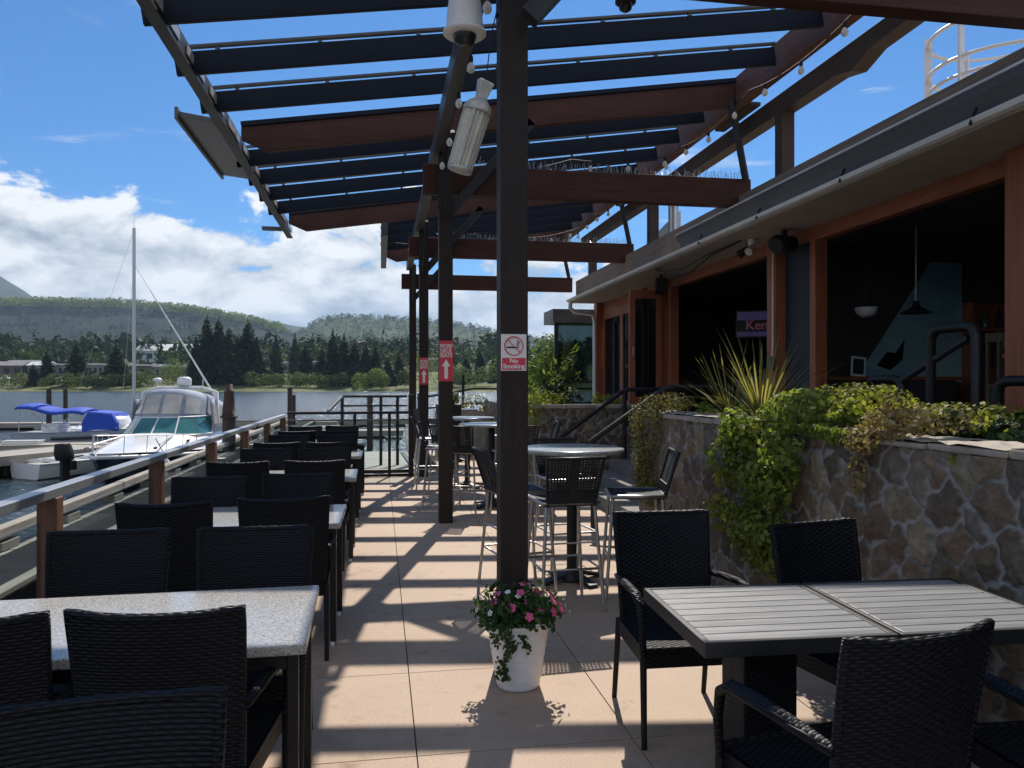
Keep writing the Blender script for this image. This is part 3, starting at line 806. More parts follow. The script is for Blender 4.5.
for Y, z, w, h, lab in ((8.80, 1.84, .158, .46, 'tall red more deck seats sign with white arrow on the second post'), (13.25, 1.80, .150, .46, 'red more deck seats sign with white arrow on the third post')):
    t = thing('arrow_sign', lab, 'sign', (PX, Y - .0815, z), 0, 'red arrow signs on the posts')
    m = MB(); m.box(-w / 2, w / 2, -.004, 0, -h / 2, h / 2); m.build('plate', M['sign_red'], t, .002)
    lettering('MORE\nDECK\nSEATS', .062, M['sign_white'], t, (0, -.0048, h / 2 - .115), bold=.0015, sx=.82)
    m = MB(); m.prism([(-.02, -.20), (.02, -.20), (.02, -.06), (.048, -.06), (0, .02), (-.048, -.06), (-.02, -.06)], -.0062, -.0044, 'y'); m.build('arrow', M['sign_white'], t)

# ================================================================ THE RESTAURANT
BX, SZ, FLZ = 4.75, 3.32, 1.12      # facade plane, soffit height, inside floor
bd = thing('restaurant', 'single storey restaurant with cedar framed open fronts and deep white guttered eave', 'building', (BX, 8, 0))
def bpart(name, mat, fn, parent=None, bevel=.004):
    m = MB(); fn(m); return m.build(name, mat, parent or bd, bevel, True)
Y0, Y1 = -2.0, 16.3
# floor, back walls, ceiling of the dark room
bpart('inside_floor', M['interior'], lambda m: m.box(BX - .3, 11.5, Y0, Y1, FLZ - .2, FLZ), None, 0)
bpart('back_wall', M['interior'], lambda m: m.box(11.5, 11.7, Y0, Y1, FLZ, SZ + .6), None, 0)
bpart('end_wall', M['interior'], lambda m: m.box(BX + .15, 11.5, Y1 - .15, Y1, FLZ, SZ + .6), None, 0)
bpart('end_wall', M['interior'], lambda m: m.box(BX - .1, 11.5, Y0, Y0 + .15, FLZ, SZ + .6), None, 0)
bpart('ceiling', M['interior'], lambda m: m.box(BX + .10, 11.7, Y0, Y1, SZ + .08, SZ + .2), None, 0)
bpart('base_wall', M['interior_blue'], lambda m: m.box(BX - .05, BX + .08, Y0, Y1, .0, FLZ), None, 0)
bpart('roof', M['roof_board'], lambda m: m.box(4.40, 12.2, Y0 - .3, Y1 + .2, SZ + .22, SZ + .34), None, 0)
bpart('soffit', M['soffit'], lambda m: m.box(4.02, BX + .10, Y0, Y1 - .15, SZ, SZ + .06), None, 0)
bpart('parapet', M['roof_board'], lambda m: m.box(4.36, 4.50, Y0, 16.9, SZ + .10, 3.90), None, .006)
# header, columns, jambs
bpart('header', M['cedar_h'], lambda m: m.box(BX - .02, BX + .1, Y0, Y1, 3.17, SZ - .002), None, .004)
def column(y, w, d=.16, mat='cedar'):
    bpart('column', M[mat], lambda m: m.box(BX - d, BX - .022, y - w / 2, y + w / 2, FLZ - .15, SZ - .004), None, .006)
column(4.92, .24); column(8.52, .20); column(12.25, .22); column(16.1, .24); column(13.3, .12, .08)
bpart('cladding_panel', M['interior_blue'], lambda m: m.box(BX - .03, BX + .06, 7.86, 8.42, FLZ - .1, 3.168), None, 0)
for y in (7.80, 5.09, 8.70, 12.06):
    bpart('jamb', M['cedar'], lambda m: m.box(BX - .055, BX + .09, y - .055, y + .055, FLZ, 3.169), None, .004)
# far glazed front, and the door leaf standing open into the patio
for y0, y1 in ((12.4, 13.2), (13.4, 14.7), (14.7, 15.95)):
    f = bpart('window_frame', M['cedar'], lambda m: [m.box(BX - .03, BX + .03, y0, y0 + .09, FLZ, 3.168), m.box(BX - .03, BX + .03, y1 - .09, y1, FLZ, 3.168), m.box(BX - .03, BX + .03, y0 + .09, y1 - .09, FLZ, FLZ + .14), m.box(BX - .03, BX + .03, y0 + .09, y1 - .09, 2.95, 3.168)], None, .004)
    bpart('window_pane', M['window'], lambda m: m.box(BX - .004, BX + .004, y0 + .09, y1 - .09, FLZ + .14, 2.95), f, 0)
yd, x0, x1 = 12.10, 4.02, BX - .17
f = bpart('open_door', M['cedar'], lambda m: [m.box(x0, x0 + .10, yd - .025, yd + .025, FLZ + .03, 3.12), m.box(x1 - .10, x1, yd - .025, yd + .025, FLZ + .03, 3.12), m.box(x0 + .10, x1 - .10, yd - .025, yd + .025, 2.98, 3.12), m.box(x0 + .10, x1 - .10, yd - .025, yd + .025, FLZ + .03, FLZ + .25)], None, .004)
bpart('door_pane', M['window'], lambda m: m.box(x0 + .10, x1 - .10, yd - .004, yd + .004, FLZ + .25, 2.98), f, 0)
bpart('door_handle', M['steel'], lambda m: m.tube([(x0 + .05, yd - .03, 2.0), (x0 + .05, yd - .07, 2.02), (x0 + .05, yd - .07, 2.16), (x0 + .05, yd - .03, 2.18)], .009, 8), f, 0)
# gutter, fascia, downspout
def gut(m):
    prof = [(4.06, SZ + .003), (3.97, SZ + .006), (3.94, SZ + .02), (3.925, SZ + .055), (3.945, SZ + .06), (4.05, SZ + .06)]
    m.prism(prof, Y0, 16.05, 'y')
bpart('gutter', M['gutter'], gut, None, .003)
def fas(m):
    prof = [(4.36, SZ + .065), (4.04, SZ + .065), (4.03, SZ + .09), (4.00, SZ + .16), (3.965, SZ + .21), (3.955, SZ + .26), (3.965, SZ + .275), (4.04, SZ + .29), (4.36, SZ + .33)]
    m.prism(prof, Y0, 9.9, 'y')
bpart('fascia', M['fascia'], fas, None, 0)
bpart('fascia_lip', M['gutter'], lambda m: m.bar((3.944, Y0, SZ + .27), (3.944, 9.9, SZ + .27), .016, .016), None, 0)
for k in range(6):
    bpart('gutter_bracket', M['dark_steel'], lambda m: m.bar((3.925, 1.6 + 1.5 * k, SZ + .01), (3.975, 1.6 + 1.5 * k, SZ + .13), .012, .02), None, 0)
bpart('downspout', M['gutter'], lambda m: m.tube([(3.99, 15.9, SZ + .02), (3.99, 15.95, SZ - .12), (4.1, 16.0, SZ - .2), (BX - .25, 16.02, SZ - .24), (BX - .2, 16.02, SZ - .4), (BX - .2, 16.02, FLZ - .1)], .045, 10), None, 0)
bpart('vent_pipe', M['steel'], lambda m: [m.tube([(4.9, 12.4, SZ + .3), (4.9, 12.4, 4.1)], .10, 14), m.tube([(4.9, 12.4, 4.1), (4.9, 12.4, 4.62)], .085, 14)], None, 0)
# upper timber frame standing on the roof edge
for y in (8.24, 12.6, 16.4):
    bpart('roof_post', M['old_wood_long'], lambda m: m.box(4.53, 4.69, y - .08, y + .08, 3.66, 4.718), None, .006)
bpart('roof_beam', M['old_wood_long'], lambda m: m.prism([(5.6, 4.94), (17.2, 4.94), (17.2, 4.82), (17.0, 4.74), (7.2, 4.72), (6.9, 4.66), (6.6, 4.76), (6.0, 4.78), (5.6, 4.86)], 4.56, 4.74, 'x'), None, .006)
for y in (9.2, 13.6): bpart('roof_cross_board', M['old_wood_long'], lambda m: m.box(XR + .17, 4.555, y - .5, y + .5, 4.96, 5.0), None, 0)
bpart('roof_screen', M['lamp_grey'], lambda m: m.prism([(13.2, 3.66), (16.6, 3.66), (16.6, 4.1), (13.2, 4.7)], 5.3, 5.36, 'x'), None, 0)
# glazed corner beyond the end wall
gl = thing('glass_windbreak', 'dark framed glass windbreak at the far end of the restaurant', 'glass screen', (4.5, 17.4, 0))
def gp(name, mat, fn, parent=None): 
    m = MB(); fn(m); return m.build(name, mat, parent or gl, 0, True)
f = gp('frame', M['dark_steel'], lambda m: [m.box(3.98, 4.06, 17.36, 17.44, 0, 3.2), m.box(5.2, 5.28, 17.36, 17.44, 0, 3.2), m.box(4.06, 5.2, 17.36, 17.44, 1.6, 1.66), m.box(4.06, 5.2, 17.36, 17.44, .9, .98)])
gp('pane', M['window'], lambda m: m.box(4.06, 5.2, 17.395, 17.405, .98, 3.0), f)
gp('canopy', M['fascia'], lambda m: m.box(3.9, 5.4, 17.2, 18.2, 3.0, 3.3))
# inside the dark bar
bpart('partition', M['interior'], lambda m: m.box(5.5, 11.4, 9.10, 9.2, FLZ, SZ + .08), None, 0)
t = thing('wall_mural', 'dim blue green seascape mural with a flying bird inside the bar', 'mural', (7.9, 9.05, 1.5)); t.rotation_euler = (0, 0, R(-90))
def mural_mat():
    N = Nodes('mural_paint'); v = N.coord('Object', (1, 1, 1))
    N.base(N.ramp(N.noise(v, .9, 6), [(.3, (.16, .36, .46)), (.5, (.30, .54, .62)), (.7, (.48, .70, .74))])); N.set(rough=.7); return N.m
m = MB(); m.prism([(-1.85, .1), (-.3, .1), (-.3, 1.68), (-.75, 1.68)], -.03, 0, 'x'); m.build('picture', mural_mat(), t)
m = MB(); m.prism([(-1.55, .32), (-1.40, .50), (-1.28, .48), (-1.15, .66), (-1.18, .40), (-1.35, .26)], .002, .012, 'x'); m.build('bird', M['black'], t)
t = thing('pendant_lamp', 'dark conical pendant lamp before the mural', 'lamp', (6.12, 8.0, 2.40))
m = MB(); m.lathe([(.18, 0), (.12, .035), (.05, .07), (.035, .11), (.03, .14)], n=24, cap=False); m.build('shade', M['dark_steel'], t, solid=.004)
m = MB(); m.tube([(0, 0, .13), (0, 0, 1.0)], .010, 8); m.build('stem', M['lamp_grey'], t)
t = thing('bowl_lamp', 'white bowl shaped uplight on the bar wall', 'lamp', (5.52, 8.05, 2.43))
m = MB(); m.lathe([(.01, -.09), (.06, -.075), (.11, -.03), (.125, .03), (.118, .03)], n=24, cap=False); m.build('bowl', M['white'], t, solid=.004)
m = MB(); m.tube([(0, 0, -.08), (0, 0, .98)], .008, 6); m.build('stem', M['black_metal'], t)
t = thing('bar_counter', 'dark wooden counter inside the open front', 'counter', (5.9, 8.72, FLZ)); t.rotation_euler = (0, 0, R(90))
m = MB(); m.box(-.3, .3, -1.1, .9, 0, .50); m.build('cabinet', M['interior'], t)
m = MB(); m.box(-.36, .36, -1.2, 1.0, .503, .55); m.build('top', M['cedar_h'], t, .006)
t = thing('picture_frame', 'small white framed card standing on the bar counter', 'picture frame', (5.75, 8.55, FLZ + .553)); t.rotation_euler = (0, 0, R(-20))
m = MB(); m.bar((0, 0, 0), (.03, .08, .24), .17, .015, (0, 1, 0)); m.build('frame', M['white'], t)
m = MB(); m.bar((.0, -.012, .03), (.026, .058, .215), .125, .006, (0, 1, 0)); m.build('card', M['interior_blue'], t)
t = thing('bottle_shelf', 'wooden back bar shelf holding bottles behind the tall hoop handrail', 'shelf', (8.30, 9.09, 1.75))
m = MB(); m.box(-.66, .66, -.22, .0, 0, .04); m.box(-.66, .66, -.22, 0, .52, .56); m.box(-.70, -.661, -.22, 0, -.6, .9); m.box(.661, .70, -.22, 0, -.6, .9); m.box(-.66, .66, -.02, -.003, -.6, -.003); m.box(-.66, .66, -.02, -.003, .561, .9); m.build('frame', M['cedar_h'], t, .004)
for k in range(14):
    h_ = random.uniform(.24, .34); b = thing('bottle', 'bar bottle standing on the back bar shelf', 'bottle', (8.30 - .62 + .2 * (k % 7) + random.uniform(-.03, .03), 8.98, 1.792 + .52 * (k // 7)), 0, 'bottles on the back bar shelf')
    m = MB(); m.lathe([(.001, 0), (.038, 0), (.04, .02), (.04, h_ * .55), (.015, h_ * .72), (.014, h_), (.001, h_)], n=12, cap=False); m.build('glass', [M['boat_glass'], M['interior_blue'], M['rust'], M['pot']][k % 4], b)
t = thing('tv_screen', 'lit purple and black keno screen deep inside the bar', 'television', (5.86, 11.2, 2.52)); t.rotation_euler = (0, 0, R(-27)); t.scale = (.6, .6, .6)
m = MB(); m.box(-.62, .62, 0, .06, -.36, .36); m.build('casing', M['black'], t)
def emis(name, c, s_):
    N = Nodes(name); N.base((.01, .01, .01)); N.b.inputs['Emission Color'].default_value = (*c, 1); N.b.inputs['Emission Strength'].default_value = s_; return N.m
m = MB(); m.box(-.58, .58, -.006, -.001, .10, .32); m.box(-.58, .58, -.006, -.001, -.32, -.20); m.build('screen', emis('screen_glow', (.10, .08, .26), .08), t)
lettering('Keno', .34, emis('screen_text', (.30, .10, .16), .08), t, (0, -.008, -.04), bold=.006)
for k, (x, y) in enumerate(((6.2, 6.0), (6.9, 6.6), (6.0, 9.6), (7.2, 10.4))):
    t = thing('pub_table', ['dark pub table just inside the open front', 'dark pub table behind the handrails', 'dark pub table inside the second opening', 'dark pub table deep inside the second opening'][k], 'table', (x, y, FLZ))
    m = MB(); m.box(-.4, .4, -.4, .4, .70, .74); m.build('top', M['cedar_h'], t, .005)
    m = MB(); m.tube([(0, 0, 0), (0, 0, .70)], .04, 8); m.box(-.25, .25, -.25, .25, 0, .03); m.build('pedestal', M['black_metal'], t)
    for s_ in (-1, 1):
        c = thing('pub_chair', ['dark wooden pub chair west of ', 'dark wooden pub chair east of '][s_ > 0] + ['the table inside the open front', 'the table behind the handrails', 'the table in the second opening', 'the deep table in the second opening'][k], 'chair', (x + .55 * s_, y, FLZ), R(90 if s_ < 0 else -90) + math.pi, 'chairs inside the bar')
        m = MB(); m.box(-.2, .2, -.2, .2, .42, .46); m.build('seat', M['bark'], c, .004)
        m = MB(); [m.box(-.2 + .13 * j, -.17 + .13 * j, -.2, -.17, .46, .9) for j in range(4)]; m.box(-.2, .22, -.205, -.165, .84, .92); m.build('backrest', M['bark'], c)
        for lx in (-.18, .18):
            for ly in (-.18, .18): m = MB(); m.box(lx - .02, lx + .02, ly - .02, ly + .02, 0, .42); m.build('leg', M['bark'], c)
# fixtures on the facade
t = thing('loudspeaker', 'black box loudspeaker under the eave over the open door', 'loudspeaker', (4.42, 11.7, 3.13)); t.rotation_euler = (R(-10), 0, R(-15))
m = MB(); m.box(-.10, .10, -.12, .12, -.10, .12); m.build('cabinet', M['black_metal'], t, .015)
m = MB(); m.box(-.085, .085, -.135, -.122, -.085, .105); m.build('grille', M['rubber'], t)
m = MB(); m.bar((0, 0, .12), (0, 0, .185), .04, .08); m.build('bracket', M['black_metal'], t)
t = thing('outdoor_speaker', 'black round bodied speaker under the eave beside the cedar column', 'loudspeaker', (4.50, 8.05, 3.15))
m = MB(); m.tube([(-.14, -.04, -.01), (-.12, -.03, 0), (.12, .03, .02), (.14, .04, .03)], [.085, .105, .09, .06], 18); m.build('body', M['black_metal'], t)
m = MB(); m.bar((0, 0, .06), (0, 0, .165), .05, .05); m.build('bracket', M['black_metal'], t)
t = thing('flood_light', 'twin headed white flood light under the eave at the column', 'lamp', (4.40, 8.62, 3.24))
m = MB(); m.tube([(0, 0, 0), (0, 0, .075)], .045, 10); m.build('base', M['white'], t)
for s_ in (-1, 1): m = MB(); m.tube([(0, .03 * s_, 0), (-.05, .09 * s_, -.05), (-.11, .13 * s_, -.10)], [.02, .045, .05], 10); m.build('head', M['lamp_grey' if s_ < 0 else 'black_metal'], t)
t = thing('conduit', 'grey electrical conduit with switch box on the cedar column', 'conduit', (BX - .17, 8.50, 1.9))
m = MB(); m.tube([(0, -.05, 1.34), (0, -.05, .15), (-.01, -.06, 0)], .014, 8); m.build('pipe', M['lamp_grey'], t)
m = MB(); m.box(-.06, -.002, -.10, 0, -.16, .0); m.build('switch_box', M['grey_steel'], t, .008)
t = thing('power_cable', 'black cable looping below the eave from the flood light', 'cable', (4.10, 8.7, 3.25))
m = MB(); m.tube([(.2, 0, .06), (0, .4, -.05), (-.05, 1.0, -.20), (-.04, 1.7, -.14), (-.02, 2.2, .03), (.0, 2.4, .066)], .012, 6); m.build('loop', M['rubber'], t)
m = MB(); m.tube([(.2, 0, .06), (.05, .5, .0), (.0, 1.3, -.08), (.0, 2.1, -.02), (.03, 2.5, .066)], .008, 6); m.build('second_loop', M['rubber'], t)
# caged stair rail on the roof
t = thing('ladder_cage', 'white curved safety cage of a roof ladder above the parapet', 'ladder cage', (7.05, 7.78, SZ + .34)); t.scale = (1.2, 1.2, 1)
for z in (.95, 1.15, 1.35, 1.55, 1.95):
    m = MB(); m.tube([(.62 * math.cos(a), .62 * math.sin(a), z) for a in [2 * math.pi * k / 36 for k in range(36)]], .020, 8, closed=True); m.build('hoop', M['white'], t)
for k in range(6):
    a = k * math.pi / 3 + .3; x, y = .62 * math.cos(a), .62 * math.sin(a)
    m = MB(); m.bar((x, y, 0), (x, y, 2.07), .02, .07, (x, y, .01)); m.build('upright', M['white'], t)
m = MB(); m.tube([(-.6, -.1, .9), (.45, -.4, 1.28), (.6, .1, 1.4)], .026, 8); m.build('brace', M['white'], t)
# ================================================================ STONE PLANTER, PLANTS
def stone_face(name, parent, origin, U, V, Nrm, L, H, seed, res=.0085, cell=(.20, .24)):
    """field stones set in mortar, as real relief"""
    q = np.random.default_rng(seed)
    nu, nv = int(L / res), int(H / res)
    u = np.linspace(0, L, nu + 1); v = np.linspace(0, H, nv + 1)
    uu, vv = np.meshgrid(u, v)
    pts = []
    rows = int(H / cell[1]) + 3
    y = -cell[1]
    for r_ in range(rows):
        x = -cell[0] * q.random()
        while x < L + cell[0]:
            w = cell[0] * q.uniform(.6, 1.5)
            pts.append((x + w / 2, y + q.uniform(-.35, .35) * cell[1])); x += w
            if q.random() < .3: pts.append((x, y + q.uniform(.3, .6) * cell[1]))
        y += cell[1] * .92
    pts = np.array(pts); K = len(pts)
    wx = uu + .012 * np.sin(vv * 31 + uu * 9) + .008 * np.sin(vv * 67 + 2); wy = vv + .012 * np.sin(uu * 27 + vv * 11) + .007 * np.sin(uu * 71)
    f1 = np.full(uu.shape, 9.); f2 = np.full(uu.shape, 9.); idx = np.zeros(uu.shape, int)
    asp = q.uniform(.8, 1.25, K); wt = q.uniform(-.02, .02, K)
    for k in range(K):
        a, b = pts[k]
        sel = (np.abs(u - a) < .6)
        if not sel.any(): continue
        sl = np.where(sel)[0]; s0, s1 = sl[0], sl[-1] + 1
        d = np.sqrt(((wx[:, s0:s1] - a) * asp[k]) ** 2 + ((wy[:, s0:s1] - b) / asp[k] * .88) ** 2) + wt[k]
        g1 = f1[:, s0:s1]; g2 = f2[:, s0:s1]
        closer = d < g1
        g2[:] = np.where(closer, g1, np.minimum(g2, d)); idx[:, s0:s1] = np.where(closer, k, idx[:, s0:s1]); g1[:] = np.where(closer, d, g1)
    e = f2 - f1
    t = np.clip((e - .011) / .012, 0, 1); t = t * t * (3 - 2 * t)
    def fbm(s, o):
        x = np.zeros(uu.shape)
        for i, (f, a) in enumerate(((s, 1), (s * 2.1, .5), (s * 4.3, .28))):
            ph = q.uniform(0, 6.28, 4)
            x += a * (np.sin(uu * f + ph[0] + 1.7 * np.sin(vv * f * .8 + ph[1])) * np.sin(vv * f * 1.1 + ph[2] + 1.3 * np.sin(uu * f * .7 + ph[3])))
        return x
    ck = q.uniform(.6, 1.25, K)[idx]
    tilt = q.normal(size=(K, 2)) * .10
    rel = (uu - pts[idx, 0]) * tilt[idx, 0] + (vv - pts[idx, 1]) * tilt[idx, 1]
    fac = np.full(uu.shape, .05)
    for _ in range(4):
        sl = q.normal(size=(K, 2)) * .22; cc = q.uniform(.024, .042, K)
        fac = np.minimum(fac, cc[idx] + (uu - pts[idx, 0]) * sl[idx, 0] + (vv - pts[idx, 1]) * sl[idx, 1])
    fac = np.clip(fac, .010, .05)
    h = t * (fac + .0045 * fbm(38, 0) + .0028 * fbm(95, 0)) + (1 - t) * .0015 * fbm(90, 0)
    h[:, 0] = h[:, -1] = 0
    P = np.asarray(origin)[None, None] + uu[..., None] * np.asarray(U) + vv[..., None] * np.asarray(V) + h[..., None] * np.asarray(Nrm)
    n1 = nu + 1
    i, j = np.meshgrid(np.arange(nu), np.arange(nv))
    a = (j * n1 + i).ravel()
    Fq = np.stack([a, a + 1, a + n1 + 1, a + n1], 1)
    me = np_mesh(name, P.reshape(-1, 3), Fq)
    pal = np.array([(.235, .19, .13), (.20, .155, .115), (.27, .225, .16), (.19, .165, .135), (.235, .20, .165), (.29, .245, .175), (.165, .13, .10), (.25, .18, .125)])
    kc = pal[q.integers(0, len(pal), K)] * q.uniform(.50, .95, (K, 1))
    blot = np.clip(.5 + .35 * fbm(14, 1), 0, 1)[..., None]
    sc = kc[idx] * (.72 + .5 * blot) * (1 + .10 * fbm(60, 2)[..., None])
    mo = np.array([.30, .30, .295]) * (1 + .12 * fbm(50, 3)[..., None])
    col = np.clip(sc * t[..., None] + mo * (1 - t[..., None]), .01, 1)
    at = me.color_attributes.new('stone', 'FLOAT_COLOR', 'POINT')
    at.data.foreach_set('color', np.concatenate([col, np.ones(col.shape[:2] + (1,))], 2).astype(np.float32).ravel())
    me.polygons.foreach_set('use_smooth', np.ones(len(me.polygons), bool))
    return link(name, me, STONE, parent)
def stone_mat():
    N = Nodes('field_stone'); a = N.n('ShaderNodeAttribute'); a.attribute_name = 'stone'
    v = N.coord('Object'); n = N.math('ADD', N.math('MULTIPLY', N.noise(v, 22, 8, .75), .6), N.math('MULTIPLY', N.noise(v, 110, 5, .7), .4))
    N.base(N.mix(1.0, a.outputs['Color'], N.ramp(n, [(.34, (.62, .62, .63)), (.5, (1, 1, 1)), (.66, (1.32, 1.3, 1.27))]), 'MULTIPLY'))
    N.set(rough=.82, spec=.25); N.bump(n, .9, .012); return N.m
STONE = stone_mat()
M['cap_stone'] = plain('pale_cap_stone', (.34, .30, .25), .85, 0, .3, 5, .6, 30)
WX, WH = 2.60, 1.265
pw = thing('stone_planter', 'long raised planter of brown field stones in grey mortar', 'planter', (WX, 4.5, 0))
stone_face('stone_front', pw, (0, 3.0, 0), (0, -1, 0), (0, 0, 1), (-1, 0, 0), 6.2, WH, 5)
stone_face('stone_end', pw, (2.0, 3.0, 0), (-1, 0, 0), (0, 0, 1), (0, 1, 0), 2.0, WH, 6, .02)
m = MB(); m.box(WX + .002, WX + .25, 1.3, 7.49, 0, WH); m.box(WX + .25, 4.6, 7.25, 7.49, 0, WH); m.build('core', M['joint'], pw, 0, True)
m = MB(); m.box(WX + .25, 4.68, -1, 7.25, 0, WH - .06); m.build('soil', M['soil'], pw, 0, True)
q = np.random.default_rng(3); y = 1.3
while y < 7.4:
    L = q.uniform(.35, .7); e_ = min(7.53, y + L) - .008; h = q.uniform(.035, .06); d0 = q.uniform(-.05, -.02)
    m = MB(); n_ = 7
    m.grid(lambda u, v: (WX + d0 + (.34 - d0) * u + q.normal() * .004, y + (e_ - y) * v, WH + h + q.normal() * .005), n_, n_, False)
    m.box(WX + d0, WX + .34, y, e_, WH + .001, WH + h - .008)
    m.build('cap_stone', M['cap_stone'], pw, .01, True); y += L
# far planter wall beyond the steps
M['far_stone'] = STONE
fw = thing('far_planter', 'far stone planter wall facing the patio beyond the steps', 'planter', (2.3, 11.0, 0))
stone_face('stone_front', fw, (0, 0, 0), (1, 0, 0), (0, 0, 1), (0, -1, 0), 1.75, 1.22, 8, .02, (.12, .26))
stone_face('stone_side', fw, (0, 6.0, 0), (0, -1, 0), (0, 0, 1), (-1, 0, 0), 6.0, 1.22, 9, .03)
m = MB(); m.box(2.302, 4.0, 11.002, 16.5, 0, 1.16); m.build('soil', M['soil'], fw, 0, True)
for k in range(4):
    m = MB(); m.box(2.27 + .43 * k, 2.69 + .43 * k, 10.96, 11.3, 1.221, 1.275); m.build('cap_stone', M['cap_stone'], fw, .012, True)
# steps up to the door with sloping handrails
st = thing('entry_steps', 'grey steps climbing to the restaurant door between the stone planters', 'steps', (2.7, 9.2, 0))
for k in range(7):
    m = MB(); m.box(2.75 + .28 * k, 4.69, 7.55, 10.9, .16 * k + (.001 if k else 0), .16 * (k + 1)); m.build('step', plain('step_concrete', (.20, .19, .18), .85, 0, .2, 4, .3) if k == 0 else bpy.data.materials['step_concrete'], st, .006, True)
def handrail(pts, r, label, posts, name='handrail', mat='black_metal'):
    t = thing(name, label, 'handrail', pts[0])
    o = Vector(pts[0]); m = MB(); m.tube([Vector(p) - o for p in pts], r, 10); m.build('rail', M[mat], t)
    for a, b in posts:
        m = MB(); m.tube([Vector(a) - o, Vector(b) - o], r, 10); m.build('post', M[mat], t)
    return t
handrail([(2.50, 10.75, .78), (3.45, 10.75, 1.46), (3.55, 10.75, 1.50), (4.35, 10.75, 1.50)], .032, 'black sloping handrail on the far side of the entry steps', [((2.52, 10.75, 0), (2.52, 10.75, .80)), ((4.30, 10.75, 1.1), (4.30, 10.75, 1.50)), ((3.5, 10.75, .5), (3.5, 10.75, 1.48))])
handrail([(2.26, 8.15, .94), (3.08, 8.15, 1.50), (3.2, 8.15, 1.54), (4.3, 8.15, 1.54)], .032, 'black sloping handrail on the near side of the entry steps', [((2.30, 8.15, 0), (2.30, 8.15, .96)), ((4.25, 8.15, 1.1), (4.25, 8.15, 1.54))])
# rails inside the planter at the second entrance
def hoop(x, y0, y1, z0, z1, label, r=.035):
    return handrail([(x, y0, z0), (x, y0, z1 - .08), (x, y0 - .03, z1 - .02), (x, y0 - .09, z1), (x, y1 + .09, z1), (x, y1 + .03, z1 - .02), (x, y1, z1 - .08), (x, y1, z0)], r, label, [], 'rail_hoop')
hoop(4.0, 5.07, 4.63, 1.10, 1.98, 'tall black hoop handrail beside the second entrance')
hoop(4.0, 5.80, 5.38, 1.10, 1.62, 'low black hoop rail in the planter before the tall hoop')
hoop(4.0, 4.45, 3.9, 1.10, 1.60, 'low black rail at the cedar column in the planter')
handrail([(4.0, 5.40, 1.60), (4.02, 4.72, 1.90)], .026, 'grey sloping grab rail joining the two hoops in the planter', [], mat='dark_steel')

# --- planting
LEAF_IVY = leafmat('ivy_leaves', (.09, .13, .028), (.19, .24, .05), (.32, .35, .09), .5)
LEAF_LIME = leafmat('lime_leaves', (.16, .19, .035), (.28, .29, .055), (.40, .38, .09), .45)
LEAF_THYME = leafmat('thyme_leaves', (.09, .09, .035), (.17, .16, .06), (.27, .24, .08), .3)
LEAF_DARK = leafmat('dark_leaves', (.014, .030, .012), (.030, .055, .020), (.05, .08, .03), .25)
LEAF_PINK = leafmat('bronze_pink_leaves', (.19, .13, .07), (.31, .23, .11), (.42, .34, .17), .35)
LEAF_BLADE = leafmat('blade_leaves', (.12, .13, .045), (.27, .24, .09), (.44, .37, .17), .35)
def hang(name, label, cat, base, mat, clumps, size, seed, up=.35, parts=()):
    """clumps: (dx, dy, dz, rx, ry, rz, n) ellipsoids of leaves round the base point"""
    q = np.random.default_rng(seed)
    t = thing(name, label, cat, base)
    Cs, Ns = [], []
    for dx, dy, dz, rx, ry, rz, n in clumps:
        d = q.normal(size=(n, 3)); d /= np.linalg.norm(d, axis=1, keepdims=True)
        rad = .45 + .6 * q.random((n, 1)) ** .6
        Cs.append(np.array([dx, dy, dz]) + d * rad * np.array([rx, ry, rz])); Ns.append(d + q.normal(size=d.shape) * .55 + np.array([-.25, 0, up]))
    C = np.concatenate(Cs); N_ = np.concatenate(Ns)
    C[:, 0] = np.where((C[:, 2] < 0) & (base[0] + C[:, 0] > WX - .05), C[:, 0] - (base[0] + C[:, 0] - (WX - .05)), C[:, 0]) if name.startswith('trailing') else C[:, 0]
    link('leaves', leaf_mesh('leaves', C, size * (.6 + .8 * q.random(len(C))), N_, .8, None, q), mat, t)
    m = MB(); k = 0
    for dx, dy, dz, rx, ry, rz, n in clumps[::2]:
        bx = min(dx, 0) if name.startswith('trailing') else dx
        m.tube([(dx * .3 + .1 if name.startswith('trailing') else 0, dy * .3, .02), (bx * .7, dy * .8, dz * .5 + .05), (bx, dy, dz)], [.008, .006, .003], 5)
    m.build('stems', M['bark'], t)
    return t
q = np.random.default_rng(77)
cl = [(.18, .0, .08, .28, .42, .14, 1300), (.55, -.55, .02, .35, .38, .10, 420), (.30, .45, .02, .22, .30, .10, 600)]
for k in range(34):
    v = q.random(); w = .50 * (1 - .5 * v)
    cl.append((-.12 - .06 * (1 - v) + q.normal() * .03, .05 + q.uniform(-w, w) + .10 * v, .02 - .92 * v, .10, .12, .14, 130))
hang('trailing_ivy', 'thick green ivy spilling down the stone planter behind the slatted table', 'ivy', (WX, 4.64, WH + .06), LEAF_IVY, cl, .042, 51)
cl = [(.25, -.1, .10, .30, .45, .12, 1500), (.6, -.6, .02, .45, .45, .09, 800), (.05, .25, .04, .2, .25, .10, 600)]
hang('stonecrop_mound', 'sunlit yellow green mound along the planter top above the ivy', 'plant', (WX + .12, 4.55, WH + .10), LEAF_LIME, cl, .030, 52)
cl = [(-.13, .0, -.04, .06, .12, .10, 50)] + [(-.10, q.uniform(.35, .7), -q.uniform(.35, .7), .05, .08, .09, 12) for k in range(4)] + [(-.14, .58, -.62, .08, .1, .06, 26)]
hang('trailing_sprig', 'loose lime sprig sticking out of the ivy low on the planter', 'plant', (WX, 4.9, WH), LEAF_LIME, cl, .06, 57)
